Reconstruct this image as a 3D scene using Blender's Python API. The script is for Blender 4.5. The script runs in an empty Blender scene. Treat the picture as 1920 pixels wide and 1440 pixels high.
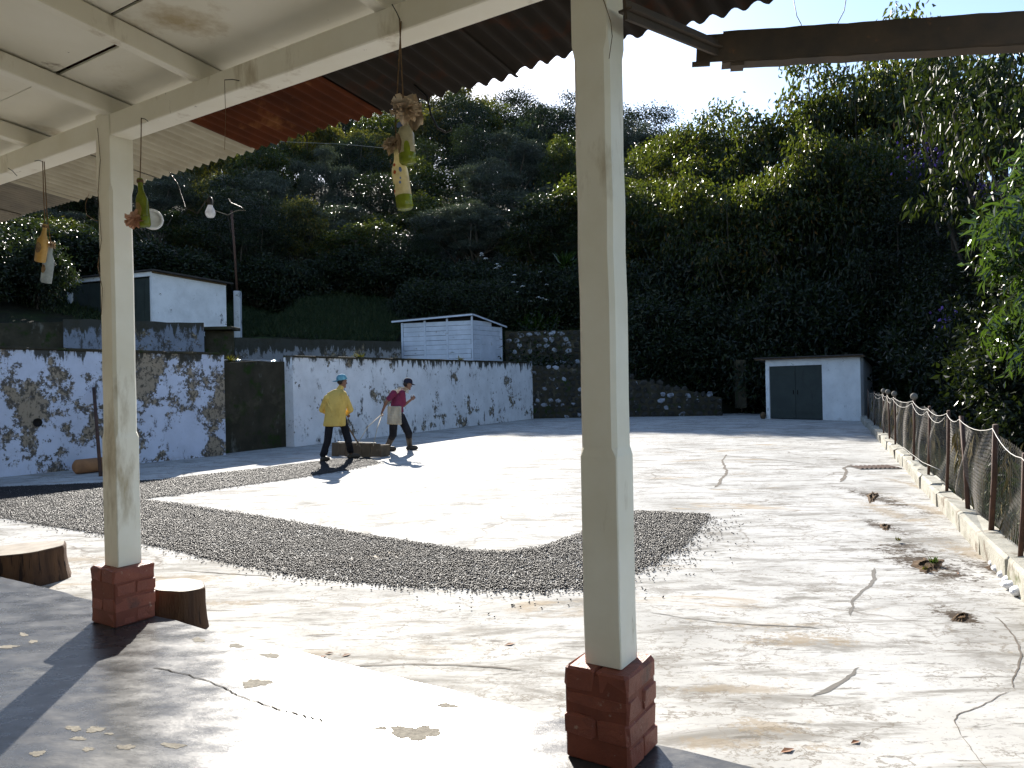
import bpy, bmesh, math, random
import numpy as np
from mathutils import Vector, Matrix, Euler

# ------------------------------------------------------------------ camera, sky, sun, exposure
scene = bpy.context.scene
C = scene.collection
CAMZ, F, ROLL = 1.40, 1400.0, math.atan(0.0217)
cam_data = bpy.data.cameras.new('camera')
cam_data.sensor_width = 36.0
cam_data.lens = F / 1920 * 36
cam_data.clip_start = 0.05
cam_data.clip_end = 2000
cam = bpy.data.objects.new('camera', cam_data)
C.objects.link(cam)
cs, sn = math.cos(ROLL), math.sin(ROLL)
cam.matrix_world = Matrix(((cs, sn, 0, 0), (0, 0, -1, 0), (-sn, cs, 0, CAMZ), (0, 0, 0, 1)))
scene.camera = cam

SUN_AZ, SUN_EL = math.radians(-10), math.radians(26.5)      # azimuth measured from +Y towards +X
SUN_DIR = Vector((math.sin(SUN_AZ) * math.cos(SUN_EL), math.cos(SUN_AZ) * math.cos(SUN_EL), math.sin(SUN_EL)))
world = bpy.data.worlds.new('World')
scene.world = world
world.use_nodes = True
wn = world.node_tree.nodes
bg = wn['Background']
sky = wn.new('ShaderNodeTexSky')
sky.sky_type = 'NISHITA'
sky.sun_disc = False
sky.sun_elevation = SUN_EL
sky.sun_rotation = SUN_AZ
sky.altitude = 1200
sky.air_density = 1.0
sky.dust_density = 1.0
sky.ozone_density = 1.0
world.node_tree.links.new(sky.outputs[0], bg.inputs[0])
bg.inputs[1].default_value = 0.08
sun_data = bpy.data.lights.new('sun', 'SUN')
sun_data.energy = 4.2
sun_data.angle = math.radians(0.5)
sun_data.color = (1.0, 0.94, 0.85)
sun = bpy.data.objects.new('sun', sun_data)
C.objects.link(sun)
sun.rotation_euler = (-SUN_DIR).to_track_quat('-Z', 'Y').to_euler()
scene.view_settings.view_transform = 'Standard'
scene.view_settings.look = 'None'
scene.view_settings.exposure = 1.85
scene.view_settings.gamma = 1.0
scene.render.engine = 'CYCLES'
scene.cycles.max_bounces = 8
scene.cycles.diffuse_bounces = 4
scene.cycles.transparent_max_bounces = 8

rnd = random.Random(11)
rng = np.random.default_rng(5)

# ------------------------------------------------------------------ pixel (1920x1440) to place
def ray(px, py):
    dx, dy = px - 960.0, py - 720.0
    u = cs * dx - sn * dy
    v = sn * dx + cs * dy
    return Vector((u / F, 1.0, -v / F))
def P(px, py, Y):
    return Vector((0, 0, CAMZ)) + ray(px, py) * Y
def G(px, py, z=0.0):
    r = ray(px, py)
    return Vector((0, 0, CAMZ)) + r * ((z - CAMZ) / r.z)
# veranda axes: AX runs along the post line (to the left and away), NX points out into the yard
AZV = math.radians(-57.5)
AX = Vector((math.sin(AZV), math.cos(AZV), 0))
NX = Vector((AX.y, -AX.x, 0))
FL = 0.14
def V(t, d, z):
    return AX * t + NX * d + Vector((0, 0, z))
def onD(px, py, d):
    r = ray(px, py); o = Vector((0, 0, CAMZ))
    return o + r * ((d - o.dot(NX)) / r.dot(NX))
def RZ(d):
    return 3.06 - 0.105 * (d - 2.27)
def onRoof(px, py):
    r = ray(px, py)
    # CAMZ + r.z*s = 3.06 - .105*(s*r.NX - 2.27)
    s = (3.06 + 0.105 * 2.27 - CAMZ) / (r.z + 0.105 * r.dot(NX))
    return Vector((0, 0, CAMZ)) + r * s

# ------------------------------------------------------------------ materials
MATS = {}
def nt(name):
    m = bpy.data.materials.new(name)
    m.use_nodes = True
    return m, m.node_tree, m.node_tree.nodes['Principled BSDF']
def N(t, typ, **kw):
    n = t.nodes.new(typ)
    for k, v in kw.items():
        if hasattr(n, k): setattr(n, k, v)
        else: n.inputs[k].default_value = v
    return n
def L(t, a, b):
    t.links.new(a, b)
def ramp(t, fac, stops, interp='LINEAR'):
    r = t.nodes.new('ShaderNodeValToRGB')
    r.color_ramp.interpolation = interp
    e = r.color_ramp.elements
    while len(e) < len(stops): e.new(0.5)
    for el, (p, c) in zip(e, stops):
        el.position = p
        el.color = (c[0], c[1], c[2], 1) if not isinstance(c, (int, float)) else (c, c, c, 1)
    L(t, fac, r.inputs[0])
    return r.outputs[0]
def pos(t, stretch=(1, 1, 1), rot=(0, 0, 0), off=(0, 0, 0)):
    g = t.nodes.new('ShaderNodeNewGeometry')
    mp = t.nodes.new('ShaderNodeMapping')
    mp.inputs['Scale'].default_value = stretch
    mp.inputs['Rotation'].default_value = rot
    mp.inputs['Location'].default_value = off
    L(t, g.outputs['Position'], mp.inputs['Vector'])
    return mp.outputs[0]
def noise(t, vec, scale, detail=6, rough=0.6, dist=0.0):
    n = N(t, 'ShaderNodeTexNoise', Scale=scale, Detail=detail, Roughness=rough, Distortion=dist)
    L(t, vec, n.inputs['Vector'])
    return n.outputs['Fac']
def mixc(t, fac, a, b):
    m = t.nodes.new('ShaderNodeMix'); m.data_type = 'RGBA'
    if isinstance(fac, float): m.inputs[0].default_value = fac
    else: L(t, fac, m.inputs[0])
    for i, x in ((6, a), (7, b)):
        if isinstance(x, tuple): m.inputs[i].default_value = (x[0], x[1], x[2], 1)
        else: L(t, x, m.inputs[i])
    return m.outputs[2]
def math_(t, op, a, b=None, clamp=False):
    m = t.nodes.new('ShaderNodeMath'); m.operation = op; m.use_clamp = clamp
    for i, x in ((0, a), (1, b)):
        if x is None: continue
        if isinstance(x, (int, float)): m.inputs[i].default_value = x
        else: L(t, x, m.inputs[i])
    return m.outputs[0]
def bump(t, b, h, strength, dist=0.01):
    bn = N(t, 'ShaderNodeBump', Strength=strength, Distance=dist)
    L(t, h, bn.inputs['Height']); L(t, bn.outputs[0], b.inputs['Normal'])
def pmat(name, c1, c2=None, scale=6, rough=0.7, spec=0.3, stains=(), bmp=0.15, bscale=60, bdist=0.004, stretch=(1, 1, 1), metallic=0.0, lo=0.35, hi=0.65):
    """two-tone noise + any number of stain layers (colour, scale, from, to, stretch)"""
    if name in MATS: return MATS[name]
    m, t, b = nt(name)
    v = pos(t, stretch)
    col = ramp(t, noise(t, v, scale), [(lo, c1), (hi, c2 or tuple(x * 0.8 for x in c1))])
    for k, (sc, sscale, s0, s1, sst) in enumerate(stains):
        f = ramp(t, noise(t, pos(t, sst, off=(k * 3.7 + 1, k * 1.3, k * 2.1)), sscale, 8, 0.65), [(s0, 0.0), (s1, 1.0)])
        col = mixc(t, f, col, sc)
    L(t, col, b.inputs['Base Color'])
    b.inputs['Roughness'].default_value = rough
    b.inputs['Specular IOR Level'].default_value = spec
    b.inputs['Metallic'].default_value = metallic
    if bmp: bump(t, b, noise(t, v, bscale, 8, 0.7), bmp, bdist)
    MATS[name] = m
    return m

U = (1, 1, 1)
SILT, GREYP, SOILC = (0.24, 0.185, 0.115), (0.15, 0.14, 0.125), (0.045, 0.032, 0.022)
YARD_STAINS = [(1500, 1200, 110, 14, SILT, .9), (1430, 1172, 150, 5, SILT, .7), (1590, 1030, 26, 5, GREYP, .9), (1235, 1107, 36, 9, GREYP, .8), (1330, 1100, 50, 6, GREYP, .8), (1665, 960, 26, 30, SILT, .8), (1840, 1040, 55, 26, SILT, .9),
    (1430, 1362, 80, 14, SILT, .8), (1340, 1395, 80, 16, SILT, .7), (1530, 1400, 40, 9, SILT, .8), (1700, 990, 40, 14, GREYP, .7), (1775, 965, 26, 40, SILT, .9), (1735, 915, 18, 22, SILT, .9), (740, 1116, 34, 5, GREYP, .8), (430, 1130, 90, 6, SILT, .8), (980, 1290, 60, 28, GREYP, .55),
    (1020, 1352, 55, 10, SILT, .8), (340, 1085, 110, 8, SILT, .8), (150, 1050, 60, 8, SILT, .8), (1610, 1395, 26, 5, GREYP, .8), (1400, 1290, 130, 9, SILT, .7), (1700, 1210, 60, 12, GREYP, .5), (1870, 1250, 40, 22, GREYP, .6), (1560, 870, 80, 6, GREYP, .6), (1640, 1050, 20, 8, SOILC, .7),
    (1735, 1055, 62, 36, SOILC, .95), (1640, 932, 24, 24, SOILC, .9), (1660, 988, 22, 20, SOILC, .9), (1802, 1158, 32, 20, SOILC, .95), (1700, 1025, 40, 12, SOILC, .8), (1865, 1068, 40, 22, SOILC, .8), (600, 1225, 70, 8, SILT, .6), (860, 1215, 120, 12, SILT, .45), (900, 1110, 60, 6, GREYP, .5), (1060, 1130, 60, 8, GREYP, .5)]
def mat_yard():
    m, t, b = nt('worn_pale_concrete')
    v = pos(t)
    col = ramp(t, noise(t, v, 0.9, 8, 0.62), [(0.33, (0.30, 0.296, 0.28)), (0.5, (0.41, 0.407, 0.39)), (0.68, (0.475, 0.473, 0.458))])
    # smeared grey streaks running across the yard
    f = ramp(t, noise(t, pos(t, (0.9, 3.0, 1), (0, 0, 0.5)), 1.6, 12, 0.72, 0.6), [(0.50, 0.0), (0.60, 0.7), (0.7, 0.95)])
    col = mixc(t, f, col, (0.165, 0.156, 0.138))
    f = ramp(t, noise(t, pos(t, (0.8, 4.0, 1), (0, 0, 0.42), (2, 9, 0)), 5.0, 12, 0.75, 0.5), [(0.56, 0.0), (0.62, 0.8)])
    col = mixc(t, f, col, (0.115, 0.107, 0.094))
    f = ramp(t, noise(t, pos(t, (0.6, 1.9, 1), (0, 0, 0.45), (4, 2, 0)), 0.8, 10, 0.7, 0.8), [(0.585, 0.0), (0.65, 0.7)])
    col = mixc(t, f, col, (0.29, 0.225, 0.145))
    # stains at their own places: (x, y, half width, half height in photo pixels, colour, strength)
    nz = math_(t, 'ADD', math_(t, 'SUBTRACT', noise(t, pos(t, (1, 1.5, 1), (0, 0, 0.4)), 4.5, 12, 0.8), 0.5), math_(t, 'MULTIPLY', math_(t, 'SUBTRACT', noise(t, v, 28, 8, 0.75), 0.5), 0.6))
    for (sx_, sy_, rx_, ry_, sc_, st_) in YARD_STAINS:
        c_ = G(sx_, sy_); wx = (G(sx_ + rx_, sy_) - c_).length; wy = max(0.03, (G(sx_, sy_ - ry_) - G(sx_, sy_ + ry_)).length / 2)
        vm = N(t, 'ShaderNodeVectorMath', operation='SUBTRACT'); L(t, v, vm.inputs[0]); vm.inputs[1].default_value = (c_.x, c_.y, 0)
        vs_ = N(t, 'ShaderNodeVectorMath', operation='MULTIPLY'); L(t, vm.outputs[0], vs_.inputs[0]); vs_.inputs[1].default_value = (1 / wx, 1 / wy, 0)
        vl = N(t, 'ShaderNodeVectorMath', operation='LENGTH'); L(t, vs_.outputs[0], vl.inputs[0])
        e_ = math_(t, 'SUBTRACT', math_(t, 'MULTIPLY', nz, 6.0), math_(t, 'SUBTRACT', vl.outputs['Value'], 0.85))
        col = mixc(t, ramp(t, e_, [(0.0, 0.0), (0.45, st_ * (1.0 if sc_ is SOILC else 0.7))]), col, sc_)
    # worn lime skin: thin ragged outlines and flaked islands
    for (sc1, th, o1) in ((1.7, 0.010, 3.0), (4.2, 0.016, 8.0)):
        nn_ = noise(t, pos(t, (1, 1.4, 1), (0, 0, 0.4), (o1, o1 * 2, 0)), sc1, 9, 0.62)
        ln = ramp(t, math_(t, 'ABSOLUTE', math_(t, 'SUBTRACT', nn_, 0.52)), [(th * .25, 0.75), (th, 0.0)])
        ln = math_(t, 'MULTIPLY', ln, ramp(t, noise(t, pos(t, U, off=(o1, 1, 0)), 1.3, 4), [(0.46, 0.0), (0.58, 1.0)]))
        col = mixc(t, ln, col, (0.15, 0.13, 0.105))
    # small pocks and spalls
    f = ramp(t, noise(t, pos(t, (1, 1.6, 1), (0, 0, 0.4), (7, 3, 0)), 7, 6, 0.7), [(0.62, 0.0), (0.68, 0.8)])
    col = mixc(t, f, col, (0.28, 0.25, 0.2))
    f = ramp(t, noise(t, v, 45, 4, 0.6), [(0.60, 0.0), (0.68, 0.7)])
    col = mixc(t, f, col, (0.22, 0.2, 0.17))
    # hairline cracks
    vd = N(t, 'ShaderNodeVectorMath', operation='ADD')
    nn = N(t, 'ShaderNodeTexNoise', Scale=1.1, Detail=6.0)
    L(t, v, nn.inputs['Vector']); L(t, v, vd.inputs[0]); L(t, nn.outputs['Color'], vd.inputs[1])
    vo = N(t, 'ShaderNodeTexVoronoi', feature='DISTANCE_TO_EDGE', Scale=0.33)
    L(t, vd.outputs[0], vo.inputs['Vector'])
    f = ramp(t, vo.outputs['Distance'], [(0.0015, 0.8), (0.005, 0.0)])
    f = math_(t, 'MULTIPLY', f, ramp(t, noise(t, v, 0.5, 3), [(0.48, 0.0), (0.56, 1.0)]))
    col = mixc(t, f, col, (0.12, 0.10, 0.08))
    L(t, col, b.inputs['Base Color'])
    L(t, ramp(t, noise(t, v, 3, 6), [(0.3, 0.6), (0.7, 0.85)]), b.inputs['Roughness'])
    b.inputs['Specular IOR Level'].default_value = 0.02
    h = math_(t, 'ADD', noise(t, v, 9, 10, 0.7), math_(t, 'MULTIPLY', f, -0.6))
    bump(t, b, h, 0.30, 0.010)
    return m
def mat_floor():
    m, t, b = nt('smooth_trowelled_floor')
    v = pos(t)
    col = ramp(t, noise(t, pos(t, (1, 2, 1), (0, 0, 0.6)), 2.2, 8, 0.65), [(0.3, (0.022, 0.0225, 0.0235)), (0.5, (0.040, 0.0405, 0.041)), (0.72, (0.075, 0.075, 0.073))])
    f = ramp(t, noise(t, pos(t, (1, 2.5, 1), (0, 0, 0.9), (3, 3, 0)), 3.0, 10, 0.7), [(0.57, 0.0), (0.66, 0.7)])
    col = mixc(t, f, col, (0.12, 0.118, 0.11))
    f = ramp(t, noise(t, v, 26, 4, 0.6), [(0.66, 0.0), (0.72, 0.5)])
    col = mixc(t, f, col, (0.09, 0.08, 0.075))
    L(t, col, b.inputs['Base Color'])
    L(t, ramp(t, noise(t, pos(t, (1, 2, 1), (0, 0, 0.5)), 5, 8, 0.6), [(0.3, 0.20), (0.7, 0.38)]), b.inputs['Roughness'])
    b.inputs['Specular IOR Level'].default_value = 0.5
    bump(t, b, noise(t, pos(t, (1, 1.8, 1), (0, 0, 0.6)), 9, 8, 0.65), 0.35, 0.006)
    return m
def mat_plaster(name, ztop, black=0.5, brown=0.5, white=(0.50, 0.535, 0.645), base_dirt=0.3, band=0.22):  # default white carries the blue cast of open shade in its colour
    m, t, b = nt(name)
    v = pos(t)
    g = t.nodes.new('ShaderNodeNewGeometry'); sp = t.nodes.new('ShaderNodeSeparateXYZ'); L(t, g.outputs['Position'], sp.inputs[0])
    z = sp.outputs['Z']
    col = ramp(t, noise(t, v, 1.5, 8, 0.65), [(0.35, tuple(x * 0.82 for x in white)), (0.6, white)])
    f = ramp(t, noise(t, pos(t, U, off=(5, 1, 2)), 1.05, 12, 0.74), [(0.57 - 0.13 * brown, 0.0), (0.61 - 0.13 * brown, 0.9)])
    col = mixc(t, f, col, (0.24, 0.18, 0.105))
    fe_ = ramp(t, noise(t, pos(t, U, off=(5, 1, 2)), 1.05, 12, 0.74), [(0.54 - 0.13 * brown, 0.0), (0.59 - 0.13 * brown, 0.22), (0.66 - 0.13 * brown, 0.10)])
    fs_ = ramp(t, math_(t, 'ADD', noise(t, pos(t, (1, 1, .8), off=(9, 4, 1)), 16, 8, 0.75), fe_), [(0.63, 0.0), (0.70, 0.9)])
    col = mixc(t, fs_, col, (0.06, 0.052, 0.042))
    f2 = ramp(t, noise(t, pos(t, (1, 1, 0.45), off=(2, 7, 1)), 3.2, 12, 0.78), [(0.62 - 0.12 * black, 0.0), (0.68 - 0.12 * black, 0.92)])
    col = mixc(t, f2, col, (0.045, 0.04, 0.035))
    # vertical black drips under the coping
    st = noise(t, pos(t, (1, 1, 0.16), off=(1, 2, 3)), 5.5, 8, 0.7)
    e = math_(t, 'ADD', math_(t, 'MULTIPLY', math_(t, 'SUBTRACT', z, ztop - band), 2.6), math_(t, 'MULTIPLY', math_(t, 'SUBTRACT', st, 0.5), 4.2))
    f3 = ramp(t, e, [(0.3, 0.0), (0.5, 0.95)])
    col = mixc(t, f3, col, (0.035, 0.033, 0.025))
    e = math_(t, 'ADD', math_(t, 'MULTIPLY', math_(t, 'SUBTRACT', 0.12, z), 2.0), math_(t, 'MULTIPLY', math_(t, 'SUBTRACT', noise(t, v, 4, 8, .7), 0.5), 2.5))
    f4 = ramp(t, e, [(0.25, 0.0), (0.6, base_dirt)])
    col = mixc(t, f4, col, (0.16, 0.12, 0.08))
    L(t, col, b.inputs['Base Color'])
    b.inputs['Roughness'].default_value = 0.9
    b.inputs['Specular IOR Level'].default_value = 0.15
    bump(t, b, noise(t, v, 14, 10, 0.75), 0.5, 0.02)
    return m
def mat_leaf(name, stops, trans=0.45, rough=0.34, spec=0.6, tcol=None):
    m, t, b = nt(name)
    g = t.nodes.new('ShaderNodeNewGeometry')
    col = ramp(t, g.outputs['Random Per Island'], stops)
    L(t, col, b.inputs['Base Color'])
    b.inputs['Roughness'].default_value = rough
    b.inputs['Specular IOR Level'].default_value = spec
    tr = t.nodes.new('ShaderNodeBsdfTranslucent')
    tc = mixc(t, 0.65, col, tcol or (0.22, 0.30, 0.02))
    L(t, tc, tr.inputs['Color'])
    mx = t.nodes.new('ShaderNodeMixShader'); mx.inputs[0].default_value = trans
    L(t, b.outputs[0], mx.inputs[1]); L(t, tr.outputs[0], mx.inputs[2])
    L(t, mx.outputs[0], t.nodes['Material Output'].inputs['Surface'])
    return m
def mat_glass(name, col, dens=0.55, rough=0.12):
    m, t, b = nt(name)
    v = pos(t)
    c = ramp(t, noise(t, v, 30, 5), [(0.35, col), (0.7, tuple(x * 0.7 for x in col))])
    L(t, c, b.inputs['Base Color'])
    b.inputs['Roughness'].default_value = rough
    tr = t.nodes.new('ShaderNodeBsdfTranslucent'); L(t, c, tr.inputs['Color'])
    mx = t.nodes.new('ShaderNodeMixShader'); mx.inputs[0].default_value = dens
    L(t, b.outputs[0], mx.inputs[1]); L(t, tr.outputs[0], mx.inputs[2])
    L(t, mx.outputs[0], t.nodes['Material Output'].inputs['Surface'])
    return m

M = dict(
    yard=mat_yard(), floor=mat_floor(),
    cream=pmat('cream_gloss_paint', (0.83, 0.795, 0.69), (0.76, 0.715, 0.59), 3, 0.5, 0.4, [((0.36, 0.28, 0.16), 4, 0.58, 0.74, (1, 1, .3)), ((0.14, 0.10, 0.06), 22, 0.67, 0.73, (1, 1, .25))], 0.12, 40),
    ceil=pmat('cream_ceiling_paint', (0.82, 0.785, 0.68), (0.75, 0.71, 0.59), 1.6, 0.7, 0.25, [((0.46, 0.37, 0.23), 1.3, 0.575, 0.70, U), ((0.2, 0.14, 0.09), 3.1, 0.66, 0.74, U), ((0.12, 0.09, 0.06), 20, 0.70, 0.75, U)], 0.1, 12),
    redbrick=pmat('red_painted_brick', (0.26, 0.068, 0.036), (0.20, 0.052, 0.030), 7, 0.5, 0.45, [((0.34, 0.22, 0.16), 30, 0.63, 0.69, U), ((0.08, 0.03, 0.022), 5, 0.56, 0.7, U)], 0.9, 30, 0.012),
    redmortar=pmat('red_painted_mortar', (0.20, 0.055, 0.032), (0.15, 0.042, 0.026), 9, 0.6, 0.3, [((0.28, 0.2, 0.16), 30, 0.64, 0.7, U)], 0.5, 60, 0.006),
    rust=pmat('rusted_roof_iron', (0.10, 0.028, 0.010), (0.055, 0.018, 0.009), 3, 0.9, 0.1, [((0.20, 0.085, 0.03), 2.2, 0.6, 0.72, U)], 0.3, 40),
    darkiron=pmat('blackened_roof_iron', (0.030, 0.024, 0.019), (0.022, 0.019, 0.017), 3, 0.9, 0.1, [((0.20, 0.11, 0.045), 1.9, 0.635, 0.68, U), ((0.05, 0.022, 0.013), 3.0, 0.54, 0.66, U)], 0.3, 40),
    paleiron=pmat('pale_painted_roof_sheet', (0.42, 0.385, 0.295), (0.33, 0.295, 0.215), 4, 0.6, 0.3, [((0.2, 0.15, 0.08), 7, 0.66, 0.75, U)], 0.2, 30),
    greyiron=pmat('weathered_grey_roof_sheet', (0.20, 0.175, 0.135), (0.14, 0.125, 0.10), 5, 0.7, 0.3, [((0.09, 0.07, 0.05), 8, 0.6, 0.72, U)], 0.2, 30),
    channel=pmat('rusty_dark_channel_steel', (0.055, 0.045, 0.037), (0.09, 0.065, 0.045), 7, 0.75, 0.35, [((0.17, 0.09, 0.045), 9, 0.62, 0.7, U)], 0.4, 50),
    stump=pmat('weathered_stump_wood', (0.10, 0.055, 0.03), (0.05, 0.028, 0.018), 12, 0.85, 0.2, [((0.02, 0.012, 0.01), 25, 0.58, 0.62, (1, 1, .06))], 0.8, 30, 0.015, (1, 1, 0.12)),
    stumptop=pmat('worn_stump_top', (0.27, 0.235, 0.19), (0.18, 0.15, 0.115), 8, 0.7, 0.3, [((0.12, 0.08, 0.05), 22, 0.62, 0.68, U)], 0.5, 40),
    whitewood=pmat('whitewashed_board', (0.52, 0.555, 0.64), (0.43, 0.465, 0.54), 3, 0.85, 0.2, [((0.07, 0.065, 0.06), 6, 0.64, 0.72, (.35, .35, 2.4)), ((0.2, 0.17, 0.14), 2.5, 0.62, 0.72, U)], 0.3, 30),  # bluish tint of the shade mixed into the whitewash
    dark=pmat('dark_gap', (0.012, 0.011, 0.010), (0.02, 0.018, 0.016), 5, 0.9, 0.1, (), 0.2, 30),
    greendoor=pmat('dull_green_painted_door', (0.022, 0.029, 0.026), (0.030, 0.039, 0.034), 3, 0.6, 0.35, [((0.015, 0.018, 0.016), 6, 0.6, 0.72, (1, 1, .3))], 0.2, 40),
    moss=pmat('black_mossy_masonry', (0.028, 0.026, 0.018), (0.05, 0.043, 0.03), 2.2, 0.95, 0.1, [((0.02, 0.035, 0.008), 3, 0.55, 0.66, U), ((0.13, 0.125, 0.11), 3.0, 0.60, 0.72, (1, 1, .5)), ((0.09, 0.075, 0.05), 1.2, 0.55, 0.7, U)], 0.9, 12, 0.03),
    stone=pmat('whitewashed_fieldstone', (0.30, 0.32, 0.37), (0.18, 0.19, 0.22), 6, 0.9, 0.15, [((0.03, 0.028, 0.022), 2.4, 0.45, 0.58, U)], 0.6, 20, 0.02),
    darkstone=pmat('dark_fieldstone', (0.022, 0.021, 0.018), (0.045, 0.042, 0.037), 4, 0.95, 0.15, [((0.28, 0.30, 0.34), 3.4, 0.62, 0.67, U)], 0.6, 20, 0.02),
    kerb=pmat('rough_kerb_concrete', (0.36, 0.345, 0.295), (0.25, 0.24, 0.20), 4, 0.9, 0.2, [((0.13, 0.10, 0.07), 5, 0.56, 0.68, U), ((0.08, 0.09, 0.03), 3, 0.62, 0.7, U)], 0.7, 25, 0.015),
    soil=pmat('terrain_leaf_litter', (0.012, 0.014, 0.008), (0.02, 0.018, 0.010), 0.8, 0.95, 0.1, [((0.02, 0.032, 0.008), 0.5, 0.5, 0.62, U)], 0.8, 5, 0.05),
    turf=pmat('shaded_turf', (0.024, 0.036, 0.010), (0.032, 0.040, 0.016), 0.7, 0.95, 0.1, (), 0.6, 14, 0.04),
    dirt=pmat('dry_soil', (0.12, 0.08, 0.048), (0.06, 0.04, 0.025), 9, 0.95, 0.1, (), 0.8, 40, 0.02),
    sandstain=pmat('sandy_silt', (0.34, 0.275, 0.18), (0.26, 0.20, 0.13), 5, 0.95, 0.1, (), 0.4, 50, 0.006),
    crack=pmat('dark_crack_fill', (0.10, 0.088, 0.075), (0.16, 0.14, 0.12), 9, 0.95, 0.1, (), 0.4, 50, 0.006),
    patch=pmat('grey_cement_patch', (0.135, 0.125, 0.11), (0.10, 0.094, 0.085), 7, 0.8, 0.2, (), 0.4, 50, 0.006),
    chip=pmat('exposed_sandy_screed', (0.24, 0.225, 0.19), (0.15, 0.138, 0.118), 60, 0.9, 0.15, (), 0.6, 120, 0.006),
    rustpost=pmat('rusty_fence_iron', (0.085, 0.042, 0.028), (0.05, 0.028, 0.02), 9, 0.8, 0.3, (), 0.5, 60),
    wire=pmat('galvanised_wire', (0.22, 0.20, 0.17), (0.14, 0.12, 0.10), 12, 0.6, 0.4, (), 0.0, metallic=0.3),
    palewire=pmat('pale_twisted_wire', (0.30, 0.285, 0.26), (0.2, 0.19, 0.17), 12, 0.5, 0.4, (), 0.0),
    blackwire=pmat('black_cable', (0.02, 0.018, 0.016), (0.03, 0.027, 0.024), 12, 0.6, 0.3, (), 0.0),
    string=pmat('brown_jute_string', (0.17, 0.105, 0.055), (0.11, 0.07, 0.04), 60, 0.9, 0.1, (), 0.5, 200, 0.002),
    rope=pmat('pale_hemp_rope', (0.44, 0.37, 0.26), (0.30, 0.25, 0.17), 50, 0.9, 0.1, (), 0.5, 150, 0.003),
    bark=pmat('grey_brown_bark', (0.085, 0.072, 0.058), (0.045, 0.037, 0.029), 4, 0.95, 0.1, [((0.12, 0.11, 0.095), 3, 0.6, 0.7, U)], 0.8, 14, 0.03, (1, 1, .3)),
    bean=pmat('dark_coffee_cherry', (0.014, 0.0125, 0.012), (0.026, 0.022, 0.02), 60, 0.5, 0.3, (), 0.0),
    skin=pmat('tanned_skin', (0.17, 0.085, 0.055), (0.14, 0.068, 0.042), 12, 0.55, 0.35, (), 0.15, 60, 0.002),
    yellow=pmat('yellow_cotton', (0.56, 0.39, 0.11), (0.48, 0.33, 0.09), 4, 0.9, 0.1, [((0.36, 0.24, 0.06), 6, 0.54, 0.70, (1, 1, .35))], 0.9, 9, 0.03),
    maroon=pmat('maroon_cotton', (0.155, 0.028, 0.062), (0.11, 0.02, 0.045), 5, 0.9, 0.1, (), 0.5, 16, 0.012),
    trousers=pmat('dark_denim', (0.017, 0.017, 0.021), (0.010, 0.010, 0.013), 5, 0.9, 0.1, (), 0.5, 18, 0.012),
    boot=pmat('muddy_rubber_boot', (0.055, 0.040, 0.026), (0.03, 0.024, 0.018), 6, 0.6, 0.3, (), 0.3, 30),
    sole=pmat('worn_rubber_sole', (0.10, 0.09, 0.075), (0.06, 0.05, 0.045), 9, 0.8, 0.2, (), 0.2, 30),
    bluecap=pmat('faded_blue_cap_cloth', (0.16, 0.38, 0.46), (0.07, 0.17, 0.23), 9, 0.85, 0.1, (), 0.3, 60),
    navycap=pmat('navy_cap_cloth', (0.014, 0.015, 0.026), (0.02, 0.02, 0.034), 9, 0.85, 0.1, (), 0.3, 60),
    sack=pmat('off_white_sackcloth', (0.36, 0.32, 0.25), (0.27, 0.235, 0.18), 7, 0.9, 0.1, (), 0.5, 40, 0.008),
    hair=pmat('dark_hair', (0.015, 0.012, 0.010), None, 20, 0.6, 0.3, (), 0.0),
    oldwood=pmat('dusty_old_wood', (0.13, 0.094, 0.06), (0.08, 0.058, 0.038), 6, 0.85, 0.2, [((0.17, 0.14, 0.105), 5, 0.6, 0.7, U)], 0.5, 22, 0.008, (1, 1, .4)),
    clay=pmat('orange_clay', (0.30, 0.15, 0.07), (0.22, 0.11, 0.055), 6, 0.85, 0.2, (), 0.4, 30),
    roofdark=pmat('dark_tin_roof', (0.03, 0.028, 0.028), (0.05, 0.042, 0.038), 4, 0.8, 0.3, (), 0.3, 30),
    tin=pmat('bright_tin', (0.55, 0.56, 0.58), (0.4, 0.4, 0.42), 8, 0.3, 0.5, (), 0.2, 20, metallic=0.6),
    foam=pmat('white_plastic_foam', (0.78, 0.79, 0.82), (0.66, 0.67, 0.70), 14, 0.6, 0.3, (), 0.8, 30, 0.02),
    paper=pmat('cream_crepe_paper', (0.52, 0.41, 0.30), (0.38, 0.27, 0.17), 18, 0.9, 0.1, (), 0.6, 60, 0.006),
    pinkcloth=pmat('peach_cloth', (0.52, 0.30, 0.20), (0.40, 0.20, 0.12), 16, 0.9, 0.1, (), 0.6, 60, 0.006),
    whiteplastic=pmat('white_plastic', (0.78, 0.78, 0.80), (0.7, 0.7, 0.72), 6, 0.35, 0.5, (), 0.0),
    brownleaf=pmat('dry_brown_leaf', (0.22, 0.09, 0.03), (0.14, 0.055, 0.02), 20, 0.7, 0.3, (), 0.0),
    petal=pmat('white_lily_petal', (0.8, 0.8, 0.78), (0.7, 0.7, 0.68), 6, 0.7, 0.2, (), 0.0),
    purple=pmat('purple_blossom', (0.10, 0.06, 0.30), (0.16, 0.09, 0.36), 6, 0.8, 0.1, (), 0.0),
    wallpaint=pmat('cream_house_wall', (0.74, 0.71, 0.60), (0.68, 0.64, 0.52), 2, 0.8, 0.2, (), 0.2, 20),
    g_green=mat_glass('green_bottle_glass', (0.30, 0.34, 0.035)), g_yellow=mat_glass('amber_painted_glass', (0.46, 0.30, 0.09), 0.3, 0.35),
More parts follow.
